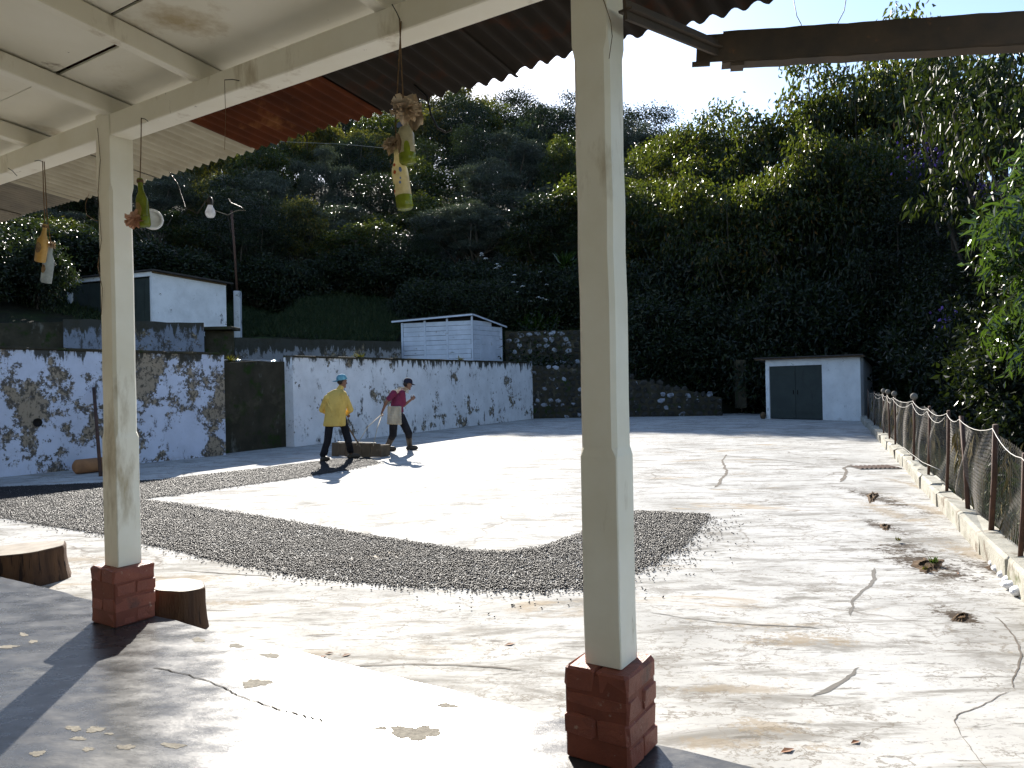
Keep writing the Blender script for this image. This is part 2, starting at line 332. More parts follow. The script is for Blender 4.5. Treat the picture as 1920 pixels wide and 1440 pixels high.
    g_blue=mat_glass('frosted_bluish_glass', (0.30, 0.34, 0.36), 0.5, 0.3), g_cream=mat_glass('cream_painted_glass', (0.55, 0.50, 0.33), 0.5, 0.3),
    g_lime=mat_glass('lime_bottle_glass', (0.36, 0.44, 0.04)), g_bulb=mat_glass('frosted_bulb_glass', (0.6, 0.62, 0.66), 0.6, 0.1),
    decal_red=pmat('red_painted_flower', (0.42, 0.08, 0.03), None, 30, 0.6, 0.2, (), 0), decal_green=pmat('green_painted_leaf', (0.08, 0.17, 0.06), None, 30, 0.6, 0.2, (), 0),
    decal_blue=pmat('blue_painted_dot', (0.14, 0.2, 0.4), None, 30, 0.6, 0.2, (), 0), decal_brown=pmat('brown_painted_patch', (0.12, 0.07, 0.04), (0.25, 0.18, 0.1), 60, 0.7, 0.2, (), 0),
)
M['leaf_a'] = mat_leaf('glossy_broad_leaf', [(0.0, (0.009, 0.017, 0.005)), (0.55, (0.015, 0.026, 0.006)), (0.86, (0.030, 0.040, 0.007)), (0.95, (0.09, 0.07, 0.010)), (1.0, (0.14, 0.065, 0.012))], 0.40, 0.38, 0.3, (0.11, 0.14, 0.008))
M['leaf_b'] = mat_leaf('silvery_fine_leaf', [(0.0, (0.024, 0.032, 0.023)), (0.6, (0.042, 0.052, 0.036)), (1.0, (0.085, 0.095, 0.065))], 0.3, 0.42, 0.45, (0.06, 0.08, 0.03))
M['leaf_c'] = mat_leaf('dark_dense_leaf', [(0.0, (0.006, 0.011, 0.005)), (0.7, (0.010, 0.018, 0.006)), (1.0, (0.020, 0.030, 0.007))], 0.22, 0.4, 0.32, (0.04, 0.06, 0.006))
M['leaf_d'] = mat_leaf('long_bright_leaf', [(0.0, (0.012, 0.027, 0.007)), (0.6, (0.020, 0.042, 0.009)), (1.0, (0.038, 0.066, 0.012))], 0.36, 0.22, 0.7, (0.08, 0.14, 0.012))
M['leaf_e'] = mat_leaf('dark_hanging_leaf', [(0.0, (0.007, 0.013, 0.005)), (0.8, (0.013, 0.022, 0.006)), (0.95, (0.03, 0.035, 0.008)), (1.0, (0.09, 0.05, 0.01))], 0.25, 0.45, 0.2, (0.05, 0.075, 0.006))
M['leaf_y'] = mat_leaf('yellow_tipped_leaf', [(0.0, (0.016, 0.027, 0.006)), (0.55, (0.028, 0.038, 0.007)), (0.82, (0.10, 0.09, 0.011)), (1.0, (0.16, 0.095, 0.013))], 0.42, 0.36, 0.42, (0.15, 0.15, 0.01))
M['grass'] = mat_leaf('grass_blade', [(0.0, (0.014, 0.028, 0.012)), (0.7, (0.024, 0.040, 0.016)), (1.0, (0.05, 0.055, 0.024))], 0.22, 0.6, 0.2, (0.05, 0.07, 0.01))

# ------------------------------------------------------------------ mesh building
class MB:
    def __init__(s): s.v, s.f, s.sm = [], [], []
    def add(s, vs, fs, smooth=False):
        o = len(s.v)
        s.v += [Vector(p) for p in vs]
        s.f += [tuple(i + o for i in f) for f in fs]
        s.sm += [smooth] * len(fs)
        return s
    def hexa(s, p):     # 8 corners: bottom 4 (ccw), top 4
        return s.add(p, [(3, 2, 1, 0), (4, 5, 6, 7), (0, 1, 5, 4), (1, 2, 6, 5), (2, 3, 7, 6), (3, 0, 4, 7)])
    def box(s, c, sx, sy, sz, ax=Vector((1, 0, 0)), ay=Vector((0, 1, 0)), az=Vector((0, 0, 1))):
        c = Vector(c); X, Y, Z = ax * sx / 2, ay * sy / 2, az * sz / 2
        return s.hexa([c - X - Y - Z, c + X - Y - Z, c + X + Y - Z, c - X + Y - Z, c - X - Y + Z, c + X - Y + Z, c + X + Y + Z, c - X + Y + Z])
    def bar(s, a, b, w, h, up=Vector((0, 0, 1))):
        a, b = Vector(a), Vector(b); d = (b - a); l = d.length; d.normalize()
        side = d.cross(up).normalized(); u = side.cross(d)
        return s.box((a + b) / 2, l, w, h, d, side, u)
    def bbox(s, c, sx, sy, sz, ax, ay, bev=0.006, az=Vector((0, 0, 1)), jit=0.0):   # chamfered box
        c = Vector(c); vs = []; hx, hy, hz = sx / 2, sy / 2, sz / 2
        for z, k in ((-hz, bev), (-hz + bev, 0), (hz - bev, 0), (hz, bev)):
            x, y = hx - k, hy - k
            for (p, q) in ((-x + bev, -y), (x - bev, -y), (x, -y + bev), (x, y - bev), (x - bev, y), (-x + bev, y), (-x, y - bev), (-x, -y + bev)):
                j = Vector((rnd.uniform(-jit, jit), rnd.uniform(-jit, jit), rnd.uniform(-jit, jit)))
                vs.append(c + ax * p + ay * q + az * z + j)
        fs = [tuple(range(7, -1, -1)), tuple(range(24, 32))]
        for r in range(3):
            for i in range(8):
                j = (i + 1) % 8
                fs.append((r * 8 + i, r * 8 + j, r * 8 + 8 + j, r * 8 + 8 + i))
        return s.add(vs, fs)
    def tube(s, pts, rad, seg=6, caps=True, smooth=True):
        pts = [Vector(p) for p in pts]
        if isinstance(rad, (int, float)): rad = [rad] * len(pts)
        vs, fs = [], []
        ref = Vector((0, 0, 1))
        for i, p in enumerate(pts):
            d = (pts[min(i + 1, len(pts) - 1)] - pts[max(i - 1, 0)])
            if d.length < 1e-9: d = Vector((0, 0, 1))
            d.normalize()
            if i == 0:
                ref = d.orthogonal().normalized()
            ref = (ref - d * ref.dot(d))
            if ref.length < 1e-6: ref = d.orthogonal()
            ref.normalize(); q = d.cross(ref)
            for k in range(seg):
                a = 2 * math.pi * k / seg
                vs.append(p + (ref * math.cos(a) + q * math.sin(a)) * rad[i])
        for i in range(len(pts) - 1):
            for k in range(seg):
                j = (k + 1) % seg
                fs.append((i * seg + k, i * seg + j, (i + 1) * seg + j, (i + 1) * seg + k))
        if caps:
            fs.append(tuple(range(seg - 1, -1, -1))); e = (len(pts) - 1) * seg
            fs.append(tuple(range(e, e + seg)))
        return s.add(vs, fs, smooth)
    def lathe(s, prof, seg=20, mat=Matrix.Identity(4), smooth=True):   # prof (r,z)
        vs, fs = [], []
        for r, z in prof:
            for k in range(seg):
                a = 2 * math.pi * k / seg
                vs.append(mat @ Vector((r * math.cos(a), r * math.sin(a), z)))
        for i in range(len(prof) - 1):
            for k in range(seg):
                j = (k + 1) % seg
                fs.append((i * seg + k, i * seg + j, (i + 1) * seg + j, (i + 1) * seg + k))
        fs.append(tuple(range(seg - 1, -1, -1))); e = (len(prof) - 1) * seg
        fs.append(tuple(range(e, e + seg)))
        return s.add(vs, fs, smooth)
    def sheet(s, poly, z0, z1):     # flat polygon slab
        n = len(poly)
        vs = [Vector((p[0], p[1], z0)) for p in poly] + [Vector((p[0], p[1], z1)) for p in poly]
        fs = [tuple(range(n - 1, -1, -1)), tuple(range(n, 2 * n))] + [(i, (i + 1) % n, n + (i + 1) % n, n + i) for i in range(n)]
        return s.add(vs, fs)
    def ell(s, c, r, rot=Matrix.Identity(3), seg=14, rings=9):
        c = Vector(c); vs, fs = [], []
        for i in range(rings + 1):
            ph = math.pi * i / rings
            for k in range(seg):
                a = 2 * math.pi * k / seg
                vs.append(c + rot @ Vector((r[0] * math.sin(ph) * math.cos(a), r[1] * math.sin(ph) * math.sin(a), -r[2] * math.cos(ph))))
        for i in range(rings):
            for k in range(seg):
                j = (k + 1) % seg
                fs.append((i * seg + k, i * seg + j, (i + 1) * seg + j, (i + 1) * seg + k))
        return s.add(vs, fs, True)
    def mesh(s, name, org=Vector((0, 0, 0))):
        me = bpy.data.meshes.new(name)
        me.from_pydata([tuple(p - org) for p in s.v], [], s.f)
        me.polygons.foreach_set('use_smooth', s.sm)
        me.update()
        return me
    def build(s, name, mat, parent=None, org=None):
        if parent is not None:
            r = parent
            while r.parent: r = r.parent
            org = ROOT[r.name]
        elif org is None:
            xs = [p.x for p in s.v]; ys = [p.y for p in s.v]
            org = Vector(((min(xs) + max(xs)) / 2, (min(ys) + max(ys)) / 2, min(p.z for p in s.v)))
        else: org = Vector(org)
        me = s.mesh(name, org)
        me.materials.append(M[mat] if isinstance(mat, str) else mat)
        o = bpy.data.objects.new(name, me)
        C.objects.link(o)
        if parent is not None: o.parent = parent
        else:
            o.location = org; ROOT[o.name] = org.copy()
        return o
ROOT = {}
def tag(o, label, cat, group=None, kind=None):
    o['label'] = label; o['category'] = cat
    if group: o['group'] = group
    if kind: o['kind'] = kind
    return o
def thing(name, loc, label, cat, group=None):
    o = bpy.data.objects.new(name, None); C.objects.link(o)
    o.empty_display_size = 0.1
    o.location = loc; ROOT[o.name] = Vector(loc)
    return tag(o, label, cat, group)
def structure(o):
    o['kind'] = 'structure'; return o
def np_mesh(name, verts, faces, mat, smooth=False):
    me = bpy.data.meshes.new(name)
    verts = np.asarray(verts, dtype=np.float32).reshape(-1, 3); faces = np.asarray(faces, dtype=np.int32)
    k = faces.shape[1]
    me.vertices.add(len(verts)); me.vertices.foreach_set('co', verts.ravel())
    me.loops.add(faces.size); me.loops.foreach_set('vertex_index', faces.ravel())
    me.polygons.add(len(faces)); me.polygons.foreach_set('loop_start', np.arange(0, faces.size, k, dtype=np.int32))
    me.polygons.foreach_set('use_smooth', np.full(len(faces), smooth))
    me.update(calc_edges=True)
    me.materials.append(M[mat] if isinstance(mat, str) else mat)
    return me
def obj(name, me, parent=None, loc=(0, 0, 0)):
    o = bpy.data.objects.new(name, me); C.objects.link(o); o.location = loc
    if parent is not None: o.parent = parent
    else: ROOT[o.name] = Vector(loc)
    return o
def nrm(a):
    return a / np.maximum(np.linalg.norm(a, axis=1, keepdims=True), 1e-9)
def leaves(p, d, L_, w, fold=0.12, kite=0.42):
    """kite leaves, two triangles each: p base, d direction"""
    n = len(p); d = nrm(d)
    r = rng.normal(size=(n, 3)); s = nrm(np.cross(d, r)); m = np.cross(s, d)
    L_ = np.broadcast_to(L_, (n,))[:, None]; w = np.broadcast_to(w, (n,))[:, None]
    v = np.empty((n, 4, 3))
    v[:, 0] = p; v[:, 1] = p + d * L_ * kite + s * w / 2 + m * L_ * fold; v[:, 2] = p + d * L_; v[:, 3] = p + d * L_ * kite - s * w / 2 + m * L_ * fold
    b = np.arange(n)[:, None] * 4
    f = np.concatenate([b + [0, 1, 2], b + [0, 2, 3]], axis=1).reshape(-1, 3)
    return v.reshape(-1, 3), f

# ================================================================== the setting
# wall line points on the yard (left plaster wall, recess, right plaster wall, far stone wall)
WA, WB, WC, WD = G(0, 895), G(424, 853), G(552, 838), G(1000, 785)
WE = Vector((8.1, 28.9, 0))
WDIR = (WD - WA).normalized(); WNRM = Vector((-WDIR.y, WDIR.x, 0))           # WNRM points behind the wall
KA, KB = G(1650, 830), G(1900, 1110)
FDIR = (KA - KB).normalized(); FNRM = Vector((FDIR.y, -FDIR.x, 0))           # FNRM points out of the yard
def hill(x, y):
    return 0.36 * max(0.0, y - 33.0) + 0.6 * math.sin(x * 0.11) * min(1, max(0, (y - 38) / 20)) - max(0.0, y - 150) * 0.30
def terr(x, y):
    dW = (x - WA.x) * WNRM.x + (y - WA.y) * WNRM.y
    dF = (x - KA.x) * FNRM.x + (y - KA.y) * FNRM.y
    z = -0.09
    if dF > 0.55: z = -0.09 - min(0.5, (dF - 0.55) * 0.35)
    if x > -3 and y > 30.3: z = max(z, -0.09 + min(1.6, (y - 30.3) * 1.4) * (1 if x < 7 else max(0, 1 - (x - 7) / 3)))
    if y > 31.6: z = max(z, hill(x, y) - (0 if x < 9 else min(1.2, (x - 9) * .2)))
    if dW > 0.45:
        tz = 1.95
        if x > -0.3: st = y - 33.9
        elif x > -5: st = y - 34.3
        elif x > -10.9: st = y - (29.9 + 0.32 * (x + 10.9))
        else: st = dW - 10.0
        if st > 0: tz = 1.95 + min(1, st / 0.5) * 1.4 + 0.30 * max(0, st - 0.5)
        z = max(z, min(tz, 14 + 0.2 * dW))
    if y < -4: z = min(z, -0.3)
    return z
xs = np.concatenate([np.linspace(-260, -45, 22), np.arange(-42, 42, 0.7), np.linspace(45, 300, 26)])
ys = np.concatenate([np.linspace(-120, -16, 10), np.arange(-13, 62, 0.7), np.linspace(65, 420, 50)])
tv = np.array([(x, y, terr(x, y) + (0 if y < 31 else 0.12 * math.sin(x * 1.7 + y) * math.sin(y * 1.3))) for y in ys for x in xs])
nx = len(xs); ii = np.arange(len(ys) - 1)[:, None] * nx + np.arange(nx - 1)[None, :]
tf = np.stack([ii, ii + 1, ii + nx + 1, ii + nx], axis=-1).reshape(-1, 4)
structure(obj('terrain', np_mesh('terrain', tv, tf, 'soil', True)))

# concrete yard: one slab between the walls and the kerb
def off(p, n, d): return (p.x + n.x * d, p.y + n.y * d)
kfar = KA + FDIR * 9.5; knear = KB - FDIR * 14
yard_poly = [off(WA - WDIR * 24, WNRM, 0.55), off(knear, FNRM, 0.03), off(kfar, FNRM, 0.03), (9.2, 31.5), (1.0, 31.5), off(WD, WNRM, 0.5)]
ym = MB().sheet(yard_poly, -0.25, 0.0)
yard = structure(ym.build('courtyard', 'yard', org=(0, 0, 0)))
def ground_ribbon(name, pts, w, mat, z=0.004, parent=yard, jit=0.5):
    """thin irregular filled crack lying on the slab; pts are pixels"""
    g = [G(x, y, 0) for x, y in pts]
    fine = []
    for a, b in zip(g[:-1], g[1:]):
        k = max(3, int((b - a).length / 0.03))
        for i in range(k): fine.append(a.lerp(b, i / k))
    fine.append(g[-1])
    sm = [sum(fine[max(0, i - 3):i + 4], Vector()) / len(fine[max(0, i - 3):i + 4]) for i in range(len(fine))]
    fine = sm
    vs, fs = [], []; walk = 0.0; wl_, wr_ = 1.0, 1.0
    for i, p in enumerate(fine):
        d = (fine[min(i + 1, len(fine) - 1)] - fine[max(i - 1, 0)]).normalized(); q = Vector((-d.y, d.x, 0))
        walk = walk * .93 + rnd.uniform(-1, 1) * .006
        wl_ = min(1.8, max(.25, wl_ + rnd.uniform(-.28, .28))); wr_ = min(1.8, max(.25, wr_ + rnd.uniform(-.28, .28)))
        e = min(1, i / 5, (len(fine) - 1 - i) / 5)
        p = p + q * walk
        vs += [p + q * w * .5 * wl_ * e + Vector((0, 0, z)), p - q * w * .5 * wr_ * e + Vector((0, 0, z))]
    for i in range(len(fine) - 1): fs.append((2 * i, 2 * i + 1, 2 * i + 3, 2 * i + 2))
    return MB().add(vs, fs).build(name, mat, parent)
def blotch(name, cx, cy, rx, ry, mat, z=0.003, parent=yard, base=0.0, seed=0, n=40, rough=0.35, mound=0.0):
    """irregular patch on a floor; centre and radii are pixels on the floor plane"""
    r = random.Random(seed); ph = [r.uniform(0, 6.28) for _ in range(6)]
    vs = []
    for i in range(n):
        a = 2 * math.pi * i / n
        k = 1 + rough * (0.5 * math.sin(2 * a + ph[0]) + 0.4 * math.sin(3 * a + ph[1]) + 0.35 * math.sin(5 * a + ph[2]) + 0.25 * math.sin(9 * a + ph[3]) + .2 * math.sin(14 * a + ph[4]))
        vs.append(G(cx + rx * k * math.cos(a), cy + ry * k * math.sin(a), base) + Vector((0, 0, z)))
    c = sum(vs, Vector()) / n
    mid = [v.lerp(c, 0.45) + Vector((0, 0, mound * rnd.uniform(.5, 1))) for v in vs]
    fs = [(i, n + i, n + (i + 1) % n, (i + 1) % n) for i in range(n)] + [tuple(range(n, 2 * n))]
    fs = [tuple(reversed(f)) for f in fs[:-1]] + [tuple(reversed(fs[-1]))]
    return MB().add(vs + mid, fs, mound > 0).build(name, mat, parent)

cracks = [([(1640, 1062), (1643, 1085), (1620, 1105), (1602, 1130), (1593, 1160)], 0.022, 'patch'), ([(1615, 1245), (1607, 1262), (1565, 1287), (1500, 1308)], 0.024, 'patch'),
          ([(1905, 1290), (1862, 1310), (1815, 1332), (1783, 1338), (1788, 1362), (1815, 1400), (1845, 1440), (1870, 1475)], 0.006, 'crack'),
          ([(1850, 1150), (1880, 1165), (1902, 1200), (1905, 1240), (1890, 1290), (1905, 1296)], 0.007, 'crack'),
          ([(1200, 1145), (1290, 1160), (1420, 1172), (1560, 1180)], 0.010, 'patch'), 
           
          ([(1340, 915), (1362, 885), (1355, 865), (1363, 852)], 0.03, 'crack'), ([(1575, 905), (1590, 885), (1585, 878), (1600, 870)], 0.05, 'crack'),
          ([(1260, 905), (1350, 918), (1480, 930), (1600, 935), (1640, 940)], 0.012, 'crack'), ([(1240, 840), (1330, 852), (1430, 860), (1540, 872)], 0.02, 'crack'),
          ([(330, 1040 + 28), (400, 1074), (520, 1083)], 0.012, 'crack'), ([(620, 1290 - 40), (760, 1245), (900, 1250), (1010, 1260)], 0.008, 'crack')]
for k, (pts, w, mt) in enumerate(cracks):
    ground_ribbon('crack' if mt == 'crack' else 'crack_repair', pts, w, mt, 0.0012 + 0.0002 * k)

# veranda floor slab
fe = 2.45
slab = MB()
ts = [-4.0 + 0.1 * i for i in range(135)]
edge = [V(t, fe + 0.006 * math.sin(t * 5) + 0.004 * math.sin(t * 23 + 1) + rnd.uniform(-.006, .006), 0) for t in ts]
back = [V(ts[-1], -1.9, 0), V(ts[0], -1.9, 0)]
slab.sheet([(p.x, p.y) for p in reversed(edge + back)], -0.2, FL)
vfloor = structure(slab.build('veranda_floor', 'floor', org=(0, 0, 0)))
chips = [(480, 1281, 27, 7), (778, 1374, 40, 15), (838, 1323, 20, 4), (714, 1366, 15, 3), (372, 1200, 12, 4), (443, 1211, 12, 4), (508, 1229, 18, 4), (138, 1366, 14, 5), (178, 1368, 18, 5), (147, 1385, 12, 4), (236, 1401, 15, 5), (70, 1413, 14, 5), (44, 1190, 8, 3), (62, 1203, 8, 3), (10, 1213, 22, 3), (165, 1405, 10, 4), (325, 1398, 20, 5), (205, 1376, 8, 2)]
for k, (cx, cy, rx, ry) in enumerate(chips):
    blotch('worn_chip', cx, cy, rx, ry, 'chip', 0.0010, vfloor, FL, 50 + k, 36, 0.35)
def floor_crack(pts, w):
    g = [G(x, y, FL) for x, y in pts]; vs, fs = [], []
    fine = []
    for a, b in zip(g[:-1], g[1:]):
        for i in range(6): fine.append(a.lerp(b, i / 6))
    fine.append(g[-1])
    for i, p in enumerate(fine):
        d = (fine[min(i + 1, len(fine) - 1)] - fine[max(i - 1, 0)]).normalized(); q = Vector((-d.y, d.x, 0)); p = p + q * rnd.uniform(-.006, .006)
        ww = w * rnd.uniform(.8, 1.6)
        vs += [p + q * ww / 2 + Vector((0, 0, .0024)), p - q * ww / 2 + Vector((0, 0, .0024))]
    MB().add(vs, [(2 * i, 2 * i + 1, 2 * i + 3, 2 * i + 2) for i in range(len(fine) - 1)]).build('crack', 'dark', vfloor)
floor_crack([(290, 1252), (340, 1262), (420, 1288), (445, 1304), (520, 1330), (560, 1340), (605, 1352)], 0.005)
floor_crack([(600, 1352), (610, 1370), (625, 1385)], 0.003)

# ================================================================== veranda
CL = G(215.6, 1179, FL)                                # near corner of the far pedestal
tL, dL = CL.dot(AX), CL.dot(NX)
SP = 2.96
ver = thing('veranda', V(tL - 1.4, 1.2, FL), 'cream painted timber veranda with square posts on red brick pedestals and corrugated roof', 'veranda')
PW, PED, PH = 0.135, (0.235, 0.235), 0.31
def pedestal(t0, d0, seed):
    r = random.Random(seed)
    core = MB().bbox(V(t0 + PED[0] / 2, d0 + PED[1] / 2, FL + (PH - 0.012) / 2), PED[0] - 0.006, PED[1] - 0.006, PH - 0.012, AX, NX, 0.006)
    pd = core.build('brick_pedestal', 'redmortar', ver)
    ch = PH / 4
    for c in range(4):
        for k in range(2):
            w = PED[0] / 2 - 0.003
            j = [r.uniform(-.004, .004) for _ in range(3)]
            if c % 2 == 0: cc, sx, sy = V(t0 + PED[0] / 2 + j[0], d0 + PED[1] * (0.25 + 0.5 * k) + j[1], 0), PED[0] + r.uniform(-.006, .008), w
            else: cc, sx, sy = V(t0 + PED[0] * (0.25 + 0.5 * k) + j[0], d0 + PED[1] / 2 + j[1], 0), w, PED[1] + r.uniform(-.006, .008)
            cc.z = FL + ch * (c + 0.5)
            MB().bbox(cc, sx, sy, ch - 0.002, AX, NX, 0.0085, Vector((0, 0, 1)), 0.0045).build('brick', 'redbrick', pd)
def post(t0, d0, seed):
    """square post with stop-chamfered corners; t0,d0 = near corner of the shaft"""
    prof = [(FL + PH, 0.004), (FL + PH + 0.70, 0.004), (FL + PH + 0.73, 0.015), (2.50, 0.015), (2.54, 0.004), (2.93, 0.004)]
    vs, fs = [], []
    cx, cy, h = t0 + PW / 2, d0 + PW / 2, PW / 2
    rr = random.Random(seed)
    zs = []
    for (za, ba), (zb, bb) in zip(prof[:-1], prof[1:]):
        k = max(1, int((zb - za) / 0.15))
        zs += [(za + (zb - za) * i / k, ba + (bb - ba) * i / k) for i in range(k)]
    zs.append(prof[-1])
    for z, b in zs:
        jx, jy = rr.uniform(-.0015, .0015), rr.uniform(-.0015, .0015)
        ins = 0.002 if 0.014 < b else 0
        hh = h - ins
        for p, q in ((-hh + b, -hh), (hh - b, -hh), (hh, -hh + b), (hh, hh - b), (hh - b, hh), (-hh + b, hh), (-hh, hh - b), (-hh, -hh + b)):
            vs.append(V(cx + p + jx, cy + q + jy, z))
    for i in range(len(zs) - 1):
        for k in range(8):
            j = (k + 1) % 8
            fs.append((i * 8 + j, i * 8 + k, i * 8 + 8 + k, i * 8 + 8 + j))
    fs += [tuple(range(8)), tuple(range(len(vs) - 1, len(vs) - 9, -1))]
    return MB().add(vs, fs).build('post', 'cream', ver)
post_t = [tL + 0.045, tL - SP + 0.045, tL + SP + 0.045, tL - 2 * SP + 0.045]
for k, pt in enumerate(post_t):
    pedestal(pt - 0.045, dL, k); post(pt, dL + 0.05, k)
BD0, BD1, BZ0, BZ1 = dL + 0.055, dL + 0.05 + PW - 0.006, 2.80, 2.915
spt = sorted(post_t)
for a, b in [(spt[0] - 1.5, spt[0])] + [(spt[i] + PW, spt[i + 1]) for i in range(3)] + [(spt[3] + PW, spt[3] + 2)]:
    MB().bbox(V((a + b) / 2, (BD0 + BD1) / 2, (BZ0 + BZ1) / 2), b - a - 0.004, BD1 - BD0, BZ1 - BZ0, AX, NX, 0.005, Vector((0, 0, 1)), 0.001).build('beam', 'cream', ver)
# rafters (on the beam), running in from the eave; roof falls outwards
RS = (NX + Vector((0, 0, -0.105))).normalized(); RU = RS.cross(AX); RU = RU if RU.z > 0 else -RU
raft_t = [tL + 0.06, tL - 0.72, tL - 1.92, tL - SP + 0.06, tL - 4.0, tL - 5.0, tL + 0.95, tL + 1.9, tL + 2.9, tL + 3.9, tL - 6.0]
CT = 0.052                                             # ceiling board underside below the roof plane
for t in raft_t:
    p0, p1 = V(t, -1.72, RZ(-1.72) - CT - 0.05), V(t, dL + 0.32, RZ(dL + 0.32) - CT - 0.05)
    MB().bbox((p0 + p1) / 2, 0.062, (p1 - p0).length, 0.092, AX, RS, 0.004, RU, 0.0012).build('rafter', 'cream', ver)
srt = sorted(raft_t)
for i, (a, b) in enumerate(zip(srt[:-1], srt[1:])):
    d = dL + 0.30; j = 0
    while d > -1.7:
        w = rnd.choice([0.42, 0.5, 0.58, 0.66]); e = max(-1.72, d - w)
        gap = rnd.choice([0.005, 0.008, 0.012, 0.018]) if j else 0.002
        lo = d - gap; c = V((a + b) / 2, (lo + e) / 2, RZ((lo + e) / 2) - CT + 0.010 + rnd.uniform(0, 0.006))
        tilt = (RS + Vector((0, 0, rnd.uniform(-.010, .010)))).normalized(); tu = tilt.cross(AX); tu = tu if tu.z > 0 else -tu
        MB().box(c, b - a - 0.003, (lo - e) * 1.005 - 0.002, 0.012, AX, tilt, tu).build('ceiling_board', 'ceil', ver)
        d = e; j += 1
# corrugated sheets
def sheet(t0, t1, d0, d1, mat, wl=0.076, amp=0.009, lift=0.0, ragged=0.0, name='roof_sheet', dip=0.0):
    nt_ = max(8, int((t1 - t0) / wl * 8)); nd = 8
    vs, fs = [], []
    r = random.Random(int(t0 * 100))
    rag = [r.uniform(-1, 1) for _ in range(nt_ + 1)]
    for i in range(nt_ + 1):
        t = t0 + (t1 - t0) * i / nt_
        for j in range(nd + 1):
            dd = d1 + ragged * (0.6 * math.sin(t * 7) + 0.4 * rag[i])
            d = d0 + (dd - d0) * j / nd
            z = RZ(d) + amp * math.sin(2 * math.pi * t / wl) + lift - dip * (j / nd) ** 2
            vs.append(V(t, d, z))
    for i in range(nt_):
        for j in range(nd):
            k = i * (nd + 1) + j
            fs.append((k, k + 1, k + nd + 2, k + nd + 1))
    top = len(vs)
    vs += [v + Vector((0, 0, 0.0015)) for v in vs]
    fs += [tuple(reversed([q + top for q in f])) for f in fs]
    return MB().add(vs, fs, True).build(name, mat, ver)
tb = {k: onRoof(*p).dot(AX) for k, p in dict(a=(100, 395), b=(245, 262), c=(412, 208), d=(655, 128), e=(745, 150)).items()}
DE = 3.20
t_pale0, t_rust0, t_dark0 = onRoof(150, 372).dot(AX), onRoof(476, 276).dot(AX), onRoof(692, 193).dot(AX)
t_grey = onRoof(40, 418).dot(AX)
sheet(t_dark0 - 0.9, t_dark0 + 0.04, -1.75, DE, 'darkiron', 0.095, 0.014, 0.000, 0.012, dip=.004)
sheet(t_dark0 - 1.8, t_dark0 - 0.86, -1.75, DE - 0.015, 'darkiron', 0.095, 0.014, 0.006, 0.012)
sheet(t_dark0 - 2.7, t_dark0 - 1.76, -1.75, DE, 'darkiron', 0.095, 0.014, 0.0, 0.01)
sheet(t_dark0 - 3.6, t_dark0 - 2.66, -1.75, DE + .02, 'darkiron', 0.095, 0.014, 0.006, 0.01)
sheet(t_dark0, t_rust0 + 0.03, -1.75, DE - 0.01, 'rust', 0.088, 0.014, -0.006, 0.012)
tm = (t_rust0 + t_pale0) / 2
sheet(t_rust0, tm + 0.04, -1.75, DE + 0.02, 'paleiron', 0.092, 0.017, 0.003, 0.004)
sheet(tm, t_pale0 + 0.04, -1.75, DE + 0.01, 'paleiron', 0.092, 0.017, -0.005, 0.004)
w_ = 0.0
tt = t_pale0; k = 0
while tt < tL + SP + 2.2:
    sheet(tt, tt + 0.94, -1.75, DE + 0.01, 'greyiron', 0.06, 0.010, 0.003 - 0.007 * (k % 2), 0.004); tt += 0.9; k += 1
# house wall behind the photographer (carries the inner end of the roof)
hw = MB().box(V(tL - 1.4, -1.85, FL + 1.75), 13, 0.15, 3.5, AX, NX)
tag(hw.build('house_wall', 'wallpaint'), 'plain cream house wall at the back of the veranda', 'wall')

# nails, hooks and hairline cable on the near post
def wirething(name, pts, r, mat, label, cat, group=None, seg=5):
    return tag(MB().tube(pts, r, seg).build(name, mat), label, cat, group)
bi = BD0 - 0.004
for k, (px, py, qx, qy) in enumerate([(421, 150, 452, 152), (265, 222, 278, 228), (65, 302, 80, 303), (735, 8, 752, 42), (15, 315, 32, 330)]):
    MB().tube([onD(px, py, bi - .03), onD((px + qx) / 2, (py + qy) / 2 - 2, bi - .018), onD(qx, qy, bi + .01)], 0.0022, 5).build('nail', 'blackwire', ver)
MB().tube([onD(1130, -5, dL + .045), onD(1145, 40, dL + .045), onD(1148, 68, dL + .045), onD(1142, 110, dL + .046)], 0.0016, 4).build('bell_wire', 'string', ver)
MB().tube([onD(x, y, dL + .046) for x, y in ((183, 240), (188, 300), (184, 360), (190, 450), (183, 500), (192, 540), (190, 590))], 0.0016, 4).build('bell_wire', 'string', ver)

# channel hung on a bracket off the near post
gp0, gp1 = P(1306, 104, 3.05), P(2300, 42, 2.62)
chn = thing('steel_channel', gp0, 'dark rusty steel channel jutting sideways from a bracket on the near post', 'channel')
gd = (gp1 - gp0).normalized(); gs = gd.cross(Vector((0, 0, 1))).normalized(); gu = gs.cross(gd)
Lg = (gp1 - gp0).length
def strip(off0, w, h, l0, l1, wav=0.0):
    vs, fs = [], []; n = 30
    for i in range(n + 1):
        c = gp0 + gd * (l0 + (l1 - l0) * i / n) + gs * off0[0] + gu * (off0[1] + wav * (math.sin(i * 1.3) + math.sin(i * 2.9)))
        vs += [c - gs * w / 2 - gu * h / 2, c + gs * w / 2 - gu * h / 2, c + gs * w / 2 + gu * h / 2, c - gs * w / 2 + gu * h / 2]
    for i in range(n):
        for k in range(4):
            j = (k + 1) % 4; fs.append((i * 4 + k, i * 4 + j, i * 4 + 4 + j, i * 4 + 4 + k))
    fs += [(3, 2, 1, 0), tuple(range(4 * n, 4 * n + 4))]
    return MB().add(vs, fs)
strip((0.06, 0.0), 0.008, 0.112, 0.10, Lg, 0.0012).build('web', 'channel', chn)
